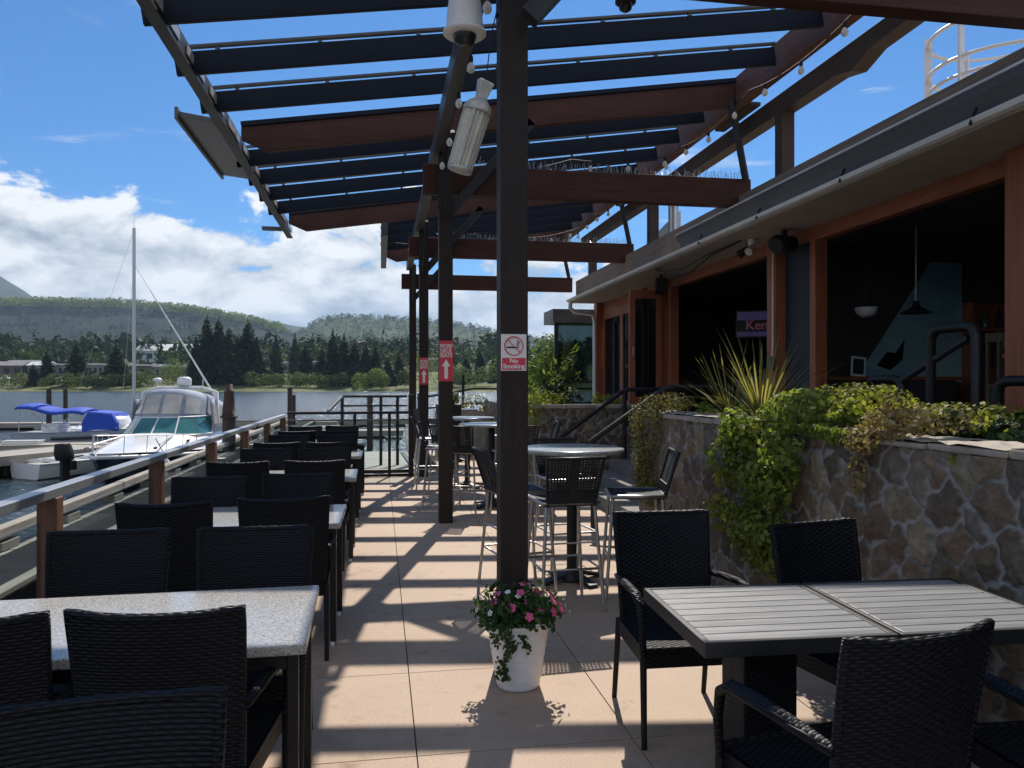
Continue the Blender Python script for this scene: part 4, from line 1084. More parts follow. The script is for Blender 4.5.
cl = [(.05, 0, .05, .14, .26, .09, 600), (-.08, .12, -.04, .06, .16, .08, 260), (-.07, .16, -.22, .04, .06, .13, 160), (.3, .1, .06, .2, .3, .09, 400), (.1, .1, .14, .06, .07, .08, 120)]
hang('trailing_stonecrop', 'bronze pink trailing stonecrop over the planter edge', 'plant', (WX, 3.60, WH + .06), LEAF_PINK, cl, .026, 53)
cl = []
for k in range(26):
    v = q.random(); cl.append((-.07, q.uniform(-.34, .34) * (1 - .25 * v), .04 - .82 * v, .09, .10, .14, 150))
cl += [(.15, 0, .09, .25, .38, .10, 700)]
hang('trailing_thyme', 'fine dry thyme hanging like a curtain at the planter corner', 'plant', (WX, 7.12, WH + .05), LEAF_THYME, cl, .022, 54)
cl = [(-.06, .1, .0, .16, .35, .14, 500), (.2, .4, .12, .3, .5, .12, 500), (-.05, .0, -.25, .08, .2, .2, 260)]
hang('yellow_creeper', 'yellow creeper on the corner of the far planter wall', 'plant', (2.30, 11.15, 1.24), LEAF_LIME, cl, .035, 55)
for k, (x, y, s_, mt, lab) in enumerate(((3.3, 3.75, .22, LEAF_DARK, 'dark leafy shrub behind the bronze stonecrop'), (3.2, 3.05, .20, LEAF_DARK, 'dark leafy shrub at the near end of the planter'), (3.75, 4.5, .22, LEAF_DARK, 'dark leafy shrub in front of the low hoop rail'),
                                     (3.1, 3.35, .10, LEAF_LIME, 'small lime sprout between the dark shrubs'), (3.55, 5.6, .28, LEAF_DARK, 'dark shrub behind the sunlit mound'), (3.0, 6.4, .20, LEAF_IVY, 'low green plant between the spiky clumps and the thyme'),
                                     (2.9, 12.2, .36, LEAF_DARK, 'dark shrub on the far planter'), (3.5, 11.6, .22, LEAF_LIME, 'lime plant on the far planter near the steps'), (2.75, 13.2, .34, LEAF_IVY, 'green shrub farther back on the far planter'))):
    hang('planter_shrub', lab, 'shrub', (x, y, 1.16), mt, [(q.normal() * .1, q.normal() * .12, s_ * .6, s_ * .9, s_ * 1.1, s_ * .6, 480), (q.normal() * .2, q.normal() * .2, s_ * .8, s_ * .5, s_ * .5, s_ * .5, 120)], .045, 60 + k)
def spiky(label, base, n, L, seed, wid=.030):
    q = np.random.default_rng(seed); t = thing('spiky_flax', label, 'flax plant', base, 0, 'spiky flax plants in the planter')
    m = MB()
    for k in range(n):
        a = q.uniform(0, 6.28); l = L * q.uniform(.6, 1.1); lean = q.uniform(.35, 1.5); pts = []
        d = Vector((math.cos(a), math.sin(a), 0)); sd = Vector((-d.y, d.x, 0))
        for j in range(7):
            f = j / 6; p = d * (l * math.sin(lean) * f + .02) + Vector((0, 0, l * f * math.cos(lean) - l * .16 * lean * f * f * f))
            w = wid * (1 - f) ** .6 * (.5 + min(1, f * 4) * .5)
            pts.append((p - sd * w * .5, p + sd * w * .5))
        v = [x for pr_ in pts for x in pr_]
        m.add(v, [(2 * j, 2 * j + 1, 2 * j + 3, 2 * j + 2) for j in range(6)])
    m.build('blades', LEAF_BLADE, t)
    m = MB(); m.lathe([(.06, -.05), (.05, .06), (.02, .10)], n=10); m.build('crown_base', M['bark'], t)
spiky('spiky yellow green flax fanning out over the middle of the planter', (3.25, 6.20, 1.27), 120, .92, 71, .022)
spiky('second spiky flax nearer the open door', (3.35, 7.0, 1.25), 90, .84, 72, .02)
def broad_plant(label, base, h, n, mat, seed, name='tall_plant'):
    q = np.random.default_rng(seed); t = thing(name, label, 'plant', base)
    C, N_, D_ = [], [], []
    m = MB()
    for k in range(n):
        a = q.uniform(0, 6.28); l = h * q.uniform(.5, 1); tip = Vector((math.cos(a) * h * .28, math.sin(a) * h * .28, l)); m.tube([(0, 0, 0), tip * .55 + Vector((0, 0, l * .12)), tip], [.014, .01, .004], 5)
        for j in range(26):
            f = q.uniform(.45, 1.05); p = tip * f; C.append(np.array(p) + q.normal(size=3) * .05); D_.append(np.array([math.cos(a + q.normal()), math.sin(a + q.normal()), .9])); N_.append(q.normal(size=3) + np.array([0, 0, .6]))
    m.build('stems', M['bark'], t)
    link('leaves', leaf_mesh('leaves', np.array(C), h * .16 * (.6 + .6 * q.random(len(C))), np.array(N_), .3, np.array(D_), q), mat, t)
broad_plant('tall light green leafy plant on the far planter before the glass windbreak', (2.95, 12.6, 1.15), 1.05, 13, leafmat('tall_plant_leaves', (.06, .10, .03), (.12, .17, .05), (.22, .26, .09), .45), 81)
t = thing('planter_box', 'tall black planter box with bright plant beside the third post', 'planter', (1.22, 13.9, 0))
m = MB(); m.prism([(-.16, 0), (.16, 0), (.22, 1.22), (-.22, 1.22)], -.2, .2, 'y'); m.build('box', M['black_metal'], t, .01)
qq = np.random.default_rng(90); d = qq.normal(size=(420, 3)); d /= np.linalg.norm(d, axis=1, keepdims=True)
link('plant', leaf_mesh('plant', d * np.array([.20, .2, .16]) * (.5 + .5 * qq.random((420, 1))) + np.array([0, 0, 1.34]), .06, d + np.array([0, 0, .5]), .6, None, qq), LEAF_LIGHT, t)
t = thing('low_planter', 'stone trough of dry grasses behind the far bar tables', 'planter', (1.9, 17.0, 0))
m = MB(); m.box(-.7, 1.2, -.2, .2, 0, 1.0); m.build('box', M['cap_stone'], t, .02)
qq = np.random.default_rng(91); d = qq.normal(size=(500, 3)); d /= np.linalg.norm(d, axis=1, keepdims=True)
link('plant', leaf_mesh('plant', d * np.array([.45, .2, .25]) + np.array([.1, 0, 1.1]), .08, d + np.array([0, 0, .5]), .35, None, qq), LEAF_THYME, t)
# pale round tree behind the end of the restaurant
def round_tree(label, loc, h, r, mat, seed, n=2600, leaf=.3):
    q = np.random.default_rng(seed); t = thing('leafy_tree', label, 'tree', loc)
    nb = 9; cs = q.normal(size=(nb, 3)) * np.array([.42, .42, .28]) * r + np.array([0, 0, h - r]); rs = q.uniform(.38, .6, nb) * r
    k = q.integers(0, nb, n); d = q.normal(size=(n, 3)); d /= np.linalg.norm(d, axis=1, keepdims=True)
    C = cs[k] + d * rs[k][:, None] * (.55 + .5 * q.random((n, 1)))
    link('crown', leaf_mesh('crown', C, leaf * (.6 + .8 * q.random(n)), d + q.normal(size=d.shape) * .5 + np.array([0, 0, .3]), .7, None, q), mat, t)
    m = MB(); m.tube([(0, 0, -1), (.1, 0, h * .4), (0, .1, h * .75)], [.22, .15, .05], 8)
    for c in cs[:6]: m.tube([(.1, 0, h * .4), tuple(c)], [.09, .03], 6)
    m.build('trunk', M['bark'], t)
round_tree('pale green round tree beyond the far planter', col_at(552, 58, -2), 7.2, 2.7, LEAF_LIGHT, 95)
round_tree('small pale tree behind the no smoking post', col_at(532, 75, -1.5), 5.8, 2.2, LEAF_OLIVE, 96)
# ================================================================ FURNITURE
def make_chair():
    t = thing('wicker_armchair', 'x', 'chair')
    # back panel: bowed, slightly reclined, a rolled rim
    ZB, ZT = .40, .92
    def back(u, v):
        w = .218 + .022 * v; x = (2 * u - 1) * w
        z = ZB + (ZT - ZB) * v + .012 * v * (abs(2 * u - 1) ** 3)
        y = -.215 - .075 * v ** 1.3 - .040 * (1 - (2 * u - 1) ** 2) * (.35 + .65 * v)
        return Vector((x, y, z))
    m = MB(); nu, nv = 16, 10
    fr = [[back(i / nu, j / nv) + Vector((0, .011, 0)) for i in range(nu + 1)] for j in range(nv + 1)]
    bk = [[back(i / nu, j / nv) - Vector((0, .011, 0)) for i in range(nu + 1)] for j in range(nv + 1)]
    m.grid(lambda u, v: fr[round(v * nv)][round(u * nu)], nu, nv)
    m.grid(lambda u, v: bk[round(v * nv)][nu - round(u * nu)], nu, nv)
    rim = [back(0, j / nv) for j in range(nv + 1)] + [back(i / nu, 1) for i in range(1, nu + 1)] + [back(1, 1 - j / nv) for j in range(1, nv + 1)]
    m.tube(rim, .0145, 8)
    m.build('backrest', M['wicker'], t)
    m = MB()
    def seat(u, v):
        return Vector(((2 * u - 1) * (.235 + .015 * v), -.23 + .48 * v, .435 - .012 * math.sin(math.pi * u) * math.sin(math.pi * v)))
    m.grid(seat, 8, 8)
    m.prism([(-.237, -.232), (.237, -.232), (.252, .252), (-.252, .252)], .35, .424, 'z')
    m.tube([(-.25, .25, .43), (.25, .25, .43)], .014, 8)
    m.build('seat', M['wicker'], t)
    for s in (-1, 1):
        m = MB(); m.tube([(s * .255, .245, .0), (s * .258, .24, .40)], [.013, .016], 8); m.build('leg', M['chair_frame'], t)
        m = MB(); m.tube([(s * .235, -.315, .0), (s * .232, -.24, .42)], [.013, .016], 8); m.build('leg', M['chair_frame'], t)
        m = MB(); m.tube([(s * .258, .24, .40), (s * .262, .245, .52), (s * .266, .225, .615), (s * .268, .165, .652), (s * .266, .04, .655), (s * .255, -.12, .645), (s * .238, -.245, .63)], [.018, .020, .023, .025, .025, .023, .018], 10, .75)
        m.build('armrest', M['wicker'], t)
    return t
proto = make_chair(); index_kids(); NCH = [0]
def chair(x, yb, rz, label, facing=1, group='black wicker armchairs on the patio'):
    """yb: where the back's top edge stands"""
    o = Vector((0, .30, 0)); o.rotate(Matrix.Rotation(rz, 3, 'Z'))
    place(proto, NCH[0], (x + o.x, yb + o.y, 0), rz, label, group); NCH[0] = 1
PI = math.pi
ORD = ['first', 'second', 'third', 'fourth', 'fifth']
TX0, TX1 = -1.48, -.24
def make_table():
    t = thing('granite_table', 'x', 'table')
    L = TX1 - TX0
    m = MB(); m.box(-L / 2, L / 2, -.37, .37, .715, .75); m.build('tabletop', M['granite'], t, .006)
    m = MB(); [m.bar((-L / 2 + .04, s * .31, .685), (L / 2 - .04, s * .31, .685), .02, .055) for s in (-1, 1)]; [m.bar((s * (L / 2 - .05), -.30, .685), (s * (L / 2 - .05), .30, .685), .02, .055) for s in (-1, 1)]; m.build('apron', M['black_metal'], t)
    for sx in (-1, 1):
        for sy in (-1, 1):
            m = MB(); x, y = sx * (L / 2 - .045), sy * .31; m.box(x - .018, x + .018, y - .018, y + .018, .03, .712); lg = m.build('leg', M['black_metal'], t, .003)
            m = MB(); m.lathe([(.014, .03), (.019, .02), (.021, 0)], (x, y, 0), 10); m.build('foot_cap', M['steel'], lg)
    return t
gt = make_table(); index_kids()
TY = [2.89, 5.08, 7.30, 9.42, 11.45]
jit = random.Random(4)
for k, y in enumerate(TY):
    place(gt, k, ((TX0 + TX1) / 2 + (0, .01, .03, .03, .04)[k], y, 0), R((1.2, -.6, .4, -.5, .3)[k]), f'speckled granite topped table, {ORD[k]} in the row along the railing', 'granite tables along the railing')
J = lambda a: jit.uniform(-a, a)
chair(-.57, 1.69, PI + R(6), 'black wicker armchair with its back turned to the chair at the first granite table')
chair(-.635, 2.34, R(-5), 'black wicker armchair at the near side of the first granite table, aisle end')
chair(-1.17, 2.34, R(3), 'black wicker armchair at the near side of the first granite table, railing end')
chair(-1.17, 3.64, PI + R(2), 'black wicker armchair across the first granite table, railing end')
chair(-.55, 3.62, PI + R(-1), 'black wicker armchair across the first granite table, aisle end')
for k in range(1, 5):
    y = TY[k]
    for x, e_ in ((-1.14, 'railing end'), (-.56, 'aisle end')):
        chair(x + J(.03), y - .60 + J(.06), R(J(5)), f'black wicker armchair at the near side of the {ORD[k]} granite table, {e_}')
        chair(x + J(.03), y + .62 + J(.10), PI + R(J(5)), f'black wicker armchair at the far side of the {ORD[k]} granite table, {e_}')

# slatted tables by the stone wall
M['slat'] = plain('grey_faux_wood_slat', (.20, .205, .21), .36, 0, .14, 3, .2, 50, (1, 12, 1), .5)
def make_slat_table():
    t = thing('slatted_table', 'x', 'table')
    h = .335; n = 9
    m = MB()
    for k in range(n):
        y0 = -h + .022 + k * (2 * h - .044) / n; m.box(-h + .024, h - .024, y0 + .003, y0 + (2 * h - .044) / n - .003, .727, .749)
    m.build('slat_panel', M['slat'], t, .002)
    m = MB(); m.box(-h, h, -h, -h + .022, .70, .751); m.box(-h, h, h - .022, h, .70, .751); m.box(-h, -h + .022, -h + .0225, h - .0225, .70, .7505); m.box(h - .022, h, -h + .0225, h - .0225, .70, .7505)
    m.build('frame', M['dark_steel'], t, .002)
    m = MB(); m.box(-.10, .10, -.10, .10, .03, .70); m.build('pedestal', M['wicker'], t, .006)
    m = MB(); m.box(-.24, .24, -.24, .24, 0, .03); m.build('base', M['black_metal'], t, .006)
    return t
stb = make_slat_table(); index_kids()
place(stb, 0, (1.375, 2.645, 0), R(-2.5), 'square grey slatted table beside the white flower pot, first of two pushed together', 'grey slatted tables')
place(stb, 1, (2.055, 2.615, 0), R(-2.5), 'square grey slatted table against the stone wall, second of two pushed together', 'grey slatted tables')
chair(1.40, 3.72, PI + R(-2), 'black wicker armchair across the slatted tables, facing the patio beside the bar stool')
chair(1.99, 3.31, PI + R(12), 'black wicker armchair across the slatted tables, in front of the trailing ivy')
chair(1.40, 1.80, R(9), 'black wicker armchair seen from behind at the near side of the slatted tables')
chair(2.12, 1.72, R(-3), 'black wicker armchair at the near side of the slatted tables by the stone wall')

# round bar tables
def make_bar_table():
    t = thing('bar_table', 'x', 'bar table')
    m = MB(); m.lathe([(.0, 1.035), (.40, 1.035), (.415, 1.042), (.42, 1.053), (.415, 1.066), (.40, 1.071), (0, 1.071)], n=48, smooth=True, cap=False); m.build('tabletop', M['granite_grey'], t)
    m = MB(); m.tube([(0, 0, .05), (0, 0, 1.034)], .042, 16); m.build('column', M['black_metal'], t)
    m = MB()
    for k in range(4):
        a = k * PI / 2 + .4; d = Vector((math.cos(a), math.sin(a), 0))
        m.bar(d * .03 + Vector((0, 0, .07)), d * .28 + Vector((0, 0, .015)), .075, .025)
    m.lathe([(.10, .02), (.09, .06), (.045, .10)], n=16); m.build('base', M['dark_steel'], t)
    return t
def make_stool():
    t = thing('bar_stool', 'x', 'bar stool')
    m = MB(); m.grid(lambda u, v: ((2 * u - 1) * .195, -.20 + .39 * v, .765 - .015 * math.sin(PI * u) * math.sin(PI * v)), 6, 6); m.box(-.195, .195, -.20, .19, .735, .752); m.build('seat', M['wicker'], t)
    m = MB(); m.tube([(-.2, -.205, .755), (-.2, .195, .755), (.2, .195, .755), (.2, -.205, .755)], .013, 8, closed=True); m.build('seat_frame', M['steel'], t)
    # woven back: real open lattice in a black frame
    def bp(x, z): return Vector((x, -.205 - .10 * (z - .76) / .32, z))
    m = MB(); m.tube([bp(-.17, .735), bp(-.205, 1.075), bp(.205, 1.075), bp(.17, .735)], .013, 8)
    m.build('back_frame', M['black_metal'], t)
    m = MB()
    for k in range(1, 17): x = -.19 + .38 * k / 17; m.bar(bp(x * .92, .845), bp(x, 1.07), .011, .003, (0, 1, 0))
    for k in range(13): z = .85 + .215 * k / 12; m.bar(bp(-.19, z), bp(.19, z), .010, .003, (0, 1, 0))
    m.bar(bp(-.18, .80), bp(.18, .80), .09, .012, (0, 1, 0)); m.bar(bp(0, .80), bp(0, 1.06), .05, .01, (0, 1, 0))
    m.build('backrest', M['black_metal'], t)
    for sx in (-1, 1):
        for sy in (-1, 1):
            m = MB(); m.tube([(sx * .175, sy * .18 - .005, .75), (sx * .225, sy * .24 - .01, 0)], .0125, 8); lg = m.build('leg', M['steel'], t)
    m = MB(); z = .30; c = .19 + .0
    pt = [(sx * .205, sy * .215 - .008, z) for sx, sy in ((-1, -1), (-1, 1), (1, 1), (1, -1))]
    m.tube(pt, .009, 6, closed=True); m.tube([(-.195, -.205, .48), (.195, -.205, .48)], .007, 6); m.build('footrest', M['steel'], t)
    return t
bt = make_bar_table(); bs = make_stool(); index_kids()
def btable(k, x, y, rz, label): place(bt, k, (x, y, 0), rz, label, 'round bar tables')
btable(0, 1.52, 6.02, 0, 'round grey granite bar table before the stone planter, behind the flower pot')
btable(1, 1.42, 9.85, .3, 'round grey granite bar table second along the patio')
btable(2, 1.32, 11.75, .1, 'round grey granite bar table third along the patio')
btable(3, 1.55, 15.6, .5, 'round grey granite bar table at the far end of the patio')
def stool(k, x, y, rz, label): place(bs, k, (x, y, 0), rz, label, 'silver legged bar stools')
stool(0, 1.29, 5.38, R(4), 'bar stool with open woven back tucked under the near bar table')
stool(1, 1.06, 5.90, R(-80), 'bar stool showing its side between the first post and the near bar table')
stool(2, 1.90, 5.60, R(78), 'bar stool with sunlit seat between the near bar table and the stone planter')
stool(3, 1.62, 6.62, PI + R(8), 'bar stool on the far side of the near bar table')
stool(4, 1.02, 9.38, R(-25), 'bar stool at the second bar table on the aisle side, back to the near table')
stool(5, .80, 10.05, R(-95), 'bar stool at the second bar table in profile beside the second post')
stool(6, 1.62, 9.30, R(12), 'bar stool at the second bar table behind the first post')
stool(7, .78, 11.85, R(-88), 'bar stool at the third bar table on the aisle side')
stool(8, 2.02, 9.95, R(85), 'bar stool at the second bar table with dark back by the far planter wall')
stool(9, 1.0, 11.2, R(-30), 'bar stool between the second and third bar tables')
stool(10, .98, 15.4, R(-75), 'bar stool at the far end bar table on the aisle side')
stool(11, 2.0, 12.0, R(95), 'bar stool at the third bar table by the far planter wall')

# flower pot in front of the first post
PXX, PY = .715, 3.98
t = thing('flower_pot', 'white ribbed pot of pink flowers in front of the first post', 'flower pot', (PXX, PY, 0))
prof = [(.085, 0), (.108, .004)]
for k in range(25):
    f = k / 24; prof.append((.110 + .055 * f ** .9 + .0022 * math.sin(k * 2.2), .006 + .33 * f))
prof += [(.172, .338), (.174, .348), (.168, .352), (.158, .345), (.152, .30)]
m = MB(); m.lathe(prof, n=40, cap=False); m.build('pot', M['pot'], t)
m = MB(); m.lathe([(.001, .31), (.153, .305)], n=24, cap=False); m.build('soil', M['soil'], t)
q = np.random.default_rng(14)
d = q.normal(size=(1500, 3)); d /= np.linalg.norm(d, axis=1, keepdims=True); d[:, 2] = np.abs(d[:, 2])
C = d * np.array([.225, .215, .165]) * (.45 + .6 * q.random((1500, 1)) ** .7) * (1 + .18 * np.sin(np.arctan2(d[:, 1], d[:, 0]) * 5 + 1))[:, None] + np.array([0, 0, .35])
fol = link('foliage', leaf_mesh('foliage', C, .034 * (.6 + .8 * q.random(1500)), d + q.normal(size=d.shape) * .6, .6, None, q), leafmat('flower_foliage', (.018, .045, .014), (.040, .085, .024), (.085, .14, .045), .3), t)
tr = []
for k in range(150):
    f = q.random(); tr.append((-.085 + .02 * math.sin(f * 6) + q.normal() * .018, -.150 - .03 * f ** .5 + .045 * f + q.normal() * .010, .35 - .27 * f))
    if k < 40: tr.append((-.10 - .03 + q.normal() * .02, -.135 + q.normal() * .01, .36 - .12 * q.random()))
for k in range(36): f = q.random(); tr.append((-.02 + .05 * f + q.normal() * .008, -.165 + q.normal() * .006, .31 - .10 * f * f))
tr = np.array(tr)
link('trailing_ivy', leaf_mesh('trailing', tr, .024 * (.6 + .8 * q.random(len(tr))), q.normal(size=tr.shape) * .6 + np.array([0, -1, .3]), .8, None, q), leafmat('trail_leaves', (.02, .05, .018), (.05, .09, .03), (.14, .18, .10), .25), t)
PINK = [plain('pink_petals', (.66, .10, .26), .6, 0, .25, 40, 0), plain('deep_pink_petals', (.42, .02, .10), .6, 0, .25, 40, 0), plain('white_petals', (.75, .70, .72), .6, 0, .1, 40, 0)]
YC = plain('flower_eye', (.55, .45, .10), .7, 0, .2, 40, 0)
spots = [(-70, 50, .7, 0, 1.0), (-115, 38, .75, 0, 1.2), (-60, 30, .9, 0, .9), (-85, 20, 1.0, 0, 1.0), (-45, 20, 1.0, 0, 1.15), (-20, 35, .95, 0, 1.5), (-25, 20, 1.03, 0, 1.5), (-35, 60, .9, 1, 1.3), (0, 45, 1.0, 1, 1.4), (20, 30, 1, 1, 1.2), (-150, 40, .9, 0, 1.0), (-160, 55, .9, 0, .9), (-90, 66, .9, 0, 1.1), (-60, 78, 1.0, 0, 1.2),
         (-100, 60, .85, 2, .7), (-140, 22, 1.0, 2, .7), (-130, 62, .95, 2, .7), (-12, 8, 1.15, 2, .8), (10, 10, 1.15, 2, .7), (-75, 5, 1.0, 2, .6), (-165, 20, 1.05, 2, .7), (170, 35, 1, 2, .7), (90, 50, .95, 0, 1), (130, 40, 1, 0, 1), (50, 60, 1, 1, 1)]
for a, e_, rr, c, sz in spots:
    a, e_ = R(a), R(e_)
    n = Vector((math.cos(a) * math.cos(e_), math.sin(a) * math.cos(e_), math.sin(e_)))
    p = Vector((n.x * .235, n.y * .225, n.z * .185)) * rr * 1.0 + Vector((0, 0, .355))
    u = n.orthogonal().normalized(); w = n.cross(u); m = MB(); r0 = .021 * sz
    for k in range(5):
        b = k * 2 * PI / 5 + a * 3; dr = u * math.cos(b) + w * math.sin(b); sd = n.cross(dr)
        m.add([p, p + dr * r0 * .6 + sd * r0 * .5 + n * .004, p + dr * r0 * 1.1 + sd * r0 * .25 + n * .002, p + dr * r0 * 1.1 - sd * r0 * .25 + n * .002, p + dr * r0 * .6 - sd * r0 * .5 + n * .004], [(0, 1, 2, 3, 4)])
    fl = m.build('flower', PINK[c], t)
    m = MB(); m.cbox(p + n * .004, (.005, .005, .005)); m.build('flower_eye', YC, fl)
# ================================================================ RAILING, DOCK, BOATS
RX, RZ = -1.585, 1.075
rl = thing('deck_railing', 'waterside railing with wooden posts, flat grey top rail and clear glass panels', 'railing', (RX, 6, 0))
def rp(name, mat, fn, parent=None, bevel=.004): 
    m = MB(); fn(m); return m.build(name, mat, parent or rl, bevel, True)
M['rail_post'] = wood('rail_post_wood', (.13, .065, .040), .6, 'z')
M['rail_cap'] = plain('pale_grey_rail', (.40, .41, .42), .30, .5, .12, 2, .1, 60, (2, .3, 2))
rp('top_rail', M['rail_cap'], lambda m: m.box(RX - .035, RX + .04, -1.5, 13.3, RZ - .045, RZ))
ys_ = [.42, 2.25, 4.08, 5.90, 7.72, 9.56, 11.4, 13.22]
for i, y in enumerate(ys_):
    rp('post', M['rail_post'], lambda m: m.box(RX - .045, RX + .045, y - .045, y + .045, -.2, RZ - .046), None, .006)
    if i:
        rp('glass_panel', M['pane'], lambda m: m.box(RX - .006, RX + .006, ys_[i - 1] + .12, y - .12, .10, .93), None, 0)
# end railing with glass
er = thing('end_railing', 'glass and black metal railing closing the far end of the table row', 'railing', (-.4, 13.3, 0))
def ep(name, mat, fn, bevel=.003):
    m = MB(); fn(m); return m.build(name, mat, er, bevel, True)
ep('top_rail', M['black_metal'], lambda m: m.box(RX + .06, .57, 13.27, 13.33, 1.07, 1.115))
ep('second_rail', M['grey_steel'], lambda m: m.box(RX + .06, .57, 13.28, 13.32, .955, .98))
ep('bottom_rail', M['black_metal'], lambda m: m.box(RX + .06, .57, 13.28, 13.32, .06, .12))
ep('kick_board', M['black_metal'], lambda m: m.box(RX + .06, .57, 13.34, 13.40, -.06, .04))
for x in (-.42, .16): ep('post', M['black_metal'], lambda m: m.box(x - .025, x + .025, 13.275, 13.325, 0, 1.069))
ep('end_post', M['post_wood'], lambda m: m.box(.48, .565, 13.2, 13.29, 0, 1.4))
for x0, x1 in ((RX + .08, -.46), (-.38, .12), (.20, .47)): ep('glass_panel', M['pane'], lambda m: m.box(x0, x1, 13.294, 13.306, .14, .94), 0)
# landing and gangway beyond
dk = thing('gangway', 'pale metal gangway with handrails running down beyond the glass', 'gangway', (-.1, 17, 0))
def kp(name, mat, fn): 
    m = MB(); fn(m); return m.build(name, mat, dk, 0, True)
kp('landing', M['dock_wood'], lambda m: m.box(-3.0, 1.1, 13.46, 15.2, -.25, -.12))
kp('ramp', M['dock_wood'], lambda m: m.prism([(15.2, -.15), (27, -.75), (27, -.85), (15.2, -.27)], -1.4, .9, 'x'))
for x in (-1.38, .88):
    kp('handrail', M['gutter'], lambda m: [m.bar((x, 15.2, .75), (x, 27, .15), .05, .05), m.bar((x, 15.2, .35), (x, 27, -.25), .03, .03)] + [m.bar((x, 15.2 + 1.5 * k, -.2 - .075 * k), (x, 15.2 + 1.5 * k, .74 - .075 * k), .04, .04) for k in range(8)])
lr = thing('landing_railing', 'black metal railing of the raised landing beyond the glass end rail', 'railing', (-.6, 18, 0))
def lp(name, fn): 
    m = MB(); fn(m); return m.build(name, M['black_metal'], lr, 0, True)
lp('top_rail', lambda m: [m.box(-.88, .62, 17.97, 18.03, 1.27, 1.32), m.bar((-.85, 17.95, 1.29), (-1.05, 16.2, 1.02), .05, .05)])
lp('mid_rail', lambda m: m.box(-.88, .62, 17.98, 18.02, 1.06, 1.10))
for x in (-.85, .02, .40): lp('post', lambda m: m.box(x - .035, x + .035, 17.96, 18.04, -1.6, 1.27))
fr_ = thing('terrace_railing', 'black metal railing across the far end of the bar tables', 'railing', (3, 19.2, 0))
def fp(name, fn):
    m = MB(); fn(m); return m.build(name, M['black_metal'], fr_, 0, True)
fp('top_rail', lambda m: [m.bar((.9, 19.2, 1.22), (2.3, 19.2, 1.46), .05, .05), m.bar((2.3, 19.2, 1.46), (5.4, 19.2, 1.46), .05, .05)])
fp('mid_rail', lambda m: [m.bar((.9, 19.2, .95), (2.3, 19.2, 1.1), .04, .04), m.bar((2.3, 19.2, 1.1), (5.4, 19.2, 1.1), .04, .04)])
for x in (.95, 1.9, 2.05, 3.2, 4.3): fp('post', lambda m: m.box(x - .03, x + .03, 19.17, 19.23, 0, 1.35 if x < 2 else 1.8 if x < 2.1 else 1.46))

# walkway on the water side
WZ = -.20
m = MB(); y = -3.0; q = np.random.default_rng(2)
while y < 40:
    m.box(-4.05 + q.normal() * .008, -3.15, y + .004, y + .138, WZ - .05 + q.normal() * .003, WZ + q.normal() * .003); y += .142
struct(m.build('boardwalk', M['dock_wood']))
m = MB(); m.box(-3.85 + .02, -3.24, -3, 40, WZ + .010, WZ + .018); struct(m.build('boardwalk_matting', M['asphalt_mat']))
m = MB(); m.box(-3.95, -3.2, -3, 40, WZ - .35, WZ - .06); struct(m.build('boardwalk_base', M['pile_wood']))
t = thing('bull_rail', 'weathered timber curb rail on blocks along the outer edge of the boardwalk', 'curb rail', (-4.0, 10, WZ))
y = -2.0
for k in range(7):
    m = MB(); m.box(-.07, .07, y - 10, y - 10 + 4.9, .13 + (.004 if k % 2 else 0), .255 + (.004 if k % 2 else 0)); m.build('timber', M['dock_beam'], t, .012); y += 4.95
for k in range(19):
    m = MB(); yy = -11.6 + 1.75 * k; m.box(-.075, .075, yy, yy + .42, .006, .099); m.build('block', M['dock_beam'], t, .008)
t = thing('kerb_timber', 'weathered timber kerb along the inner edge of the boardwalk', 'kerb', (-3.12, 6, WZ))
for k in range(6):
    m = MB(); m.box(-.06, .06, -8 + 3.6 * k, -8 + 3.6 * k + 3.55, .01, .07); m.build('timber', M['dock_beam'], t, .012)
t = thing('mooring_post', 'short dark wooden mooring post at the boardwalk edge', 'post', (-4.22, 7.55, -1.2))
m = MB(); m.box(-.07, .07, -.07, .07, 0, 1.42); m.build('shaft', M['pile_wood'], t, .01)
m = MB(); m.box(-.10, .10, -.10, .10, 1.05, 1.15); m.build('band', M['dark_steel'], t)
# shore under the patio
m = MB(); m.grid(lambda u, v: (-1.6 - 2.6 * u, -4 + 20 * v, -.35 - 1.4 * u ** .7), 4, 10); struct(m.build('rocky_bank', M['soil']))
m = MB(); m.add([(1.1, 19.3, -.4), (60, 19.3, -.4), (60, 110, -1.6), (8, 110, -1.6), (1.1, 40, -1.3)], [(0, 1, 2, 3, 4)]); m.add([(4.7, -20, -.4), (60, -20, -.4), (60, 19.3, -.4), (4.7, 19.3, -.4)], [(0, 1, 2, 3)]); struct(m.build('near_shore', bpy.data.materials['shore_grass']))

# pilings
def piling(px, D, top_y, r, label, mat='pile_wood', z0=-2.5, cap=None):
    p = col_at(px, D, z0); top = EYE + (384 - top_y) / F * D
    t = thing('piling', label, 'piling', p, 0, 'pilings in the marina')
    m = MB(); m.lathe([(r * 1.05, 0), (r, (top - z0) * .5), (r * .95, top - z0 - .05 - (.85 if cap else 0)), (r * .85, top - z0 - (.85 if cap else 0))], n=16); m.build('shaft', M[mat], t)
    if cap:
        m = MB(); m.lathe([(r * 1.25, -.05), (r * 1.25, 0), (r * 1.0, .01), (r * .68, .62), (r * .72, .63), (r * .72, .67), (r * .5, .68), (r * .5, .85), (.01, .85)], (0, 0, top - z0 - .85), n=20); m.build('collar', M['rust'], t)
    return t
piling(229, 20.5, 384, .18, 'thick piling with rusty tapered steel collar beside the cruiser', 'pile_wood', cap=True)
piling(290, 33, 388, .11, 'slim dark piling beyond the railing corner')
piling(293.5, 33.5, 395, .10, 'shorter dark piling leaning on the slim one')
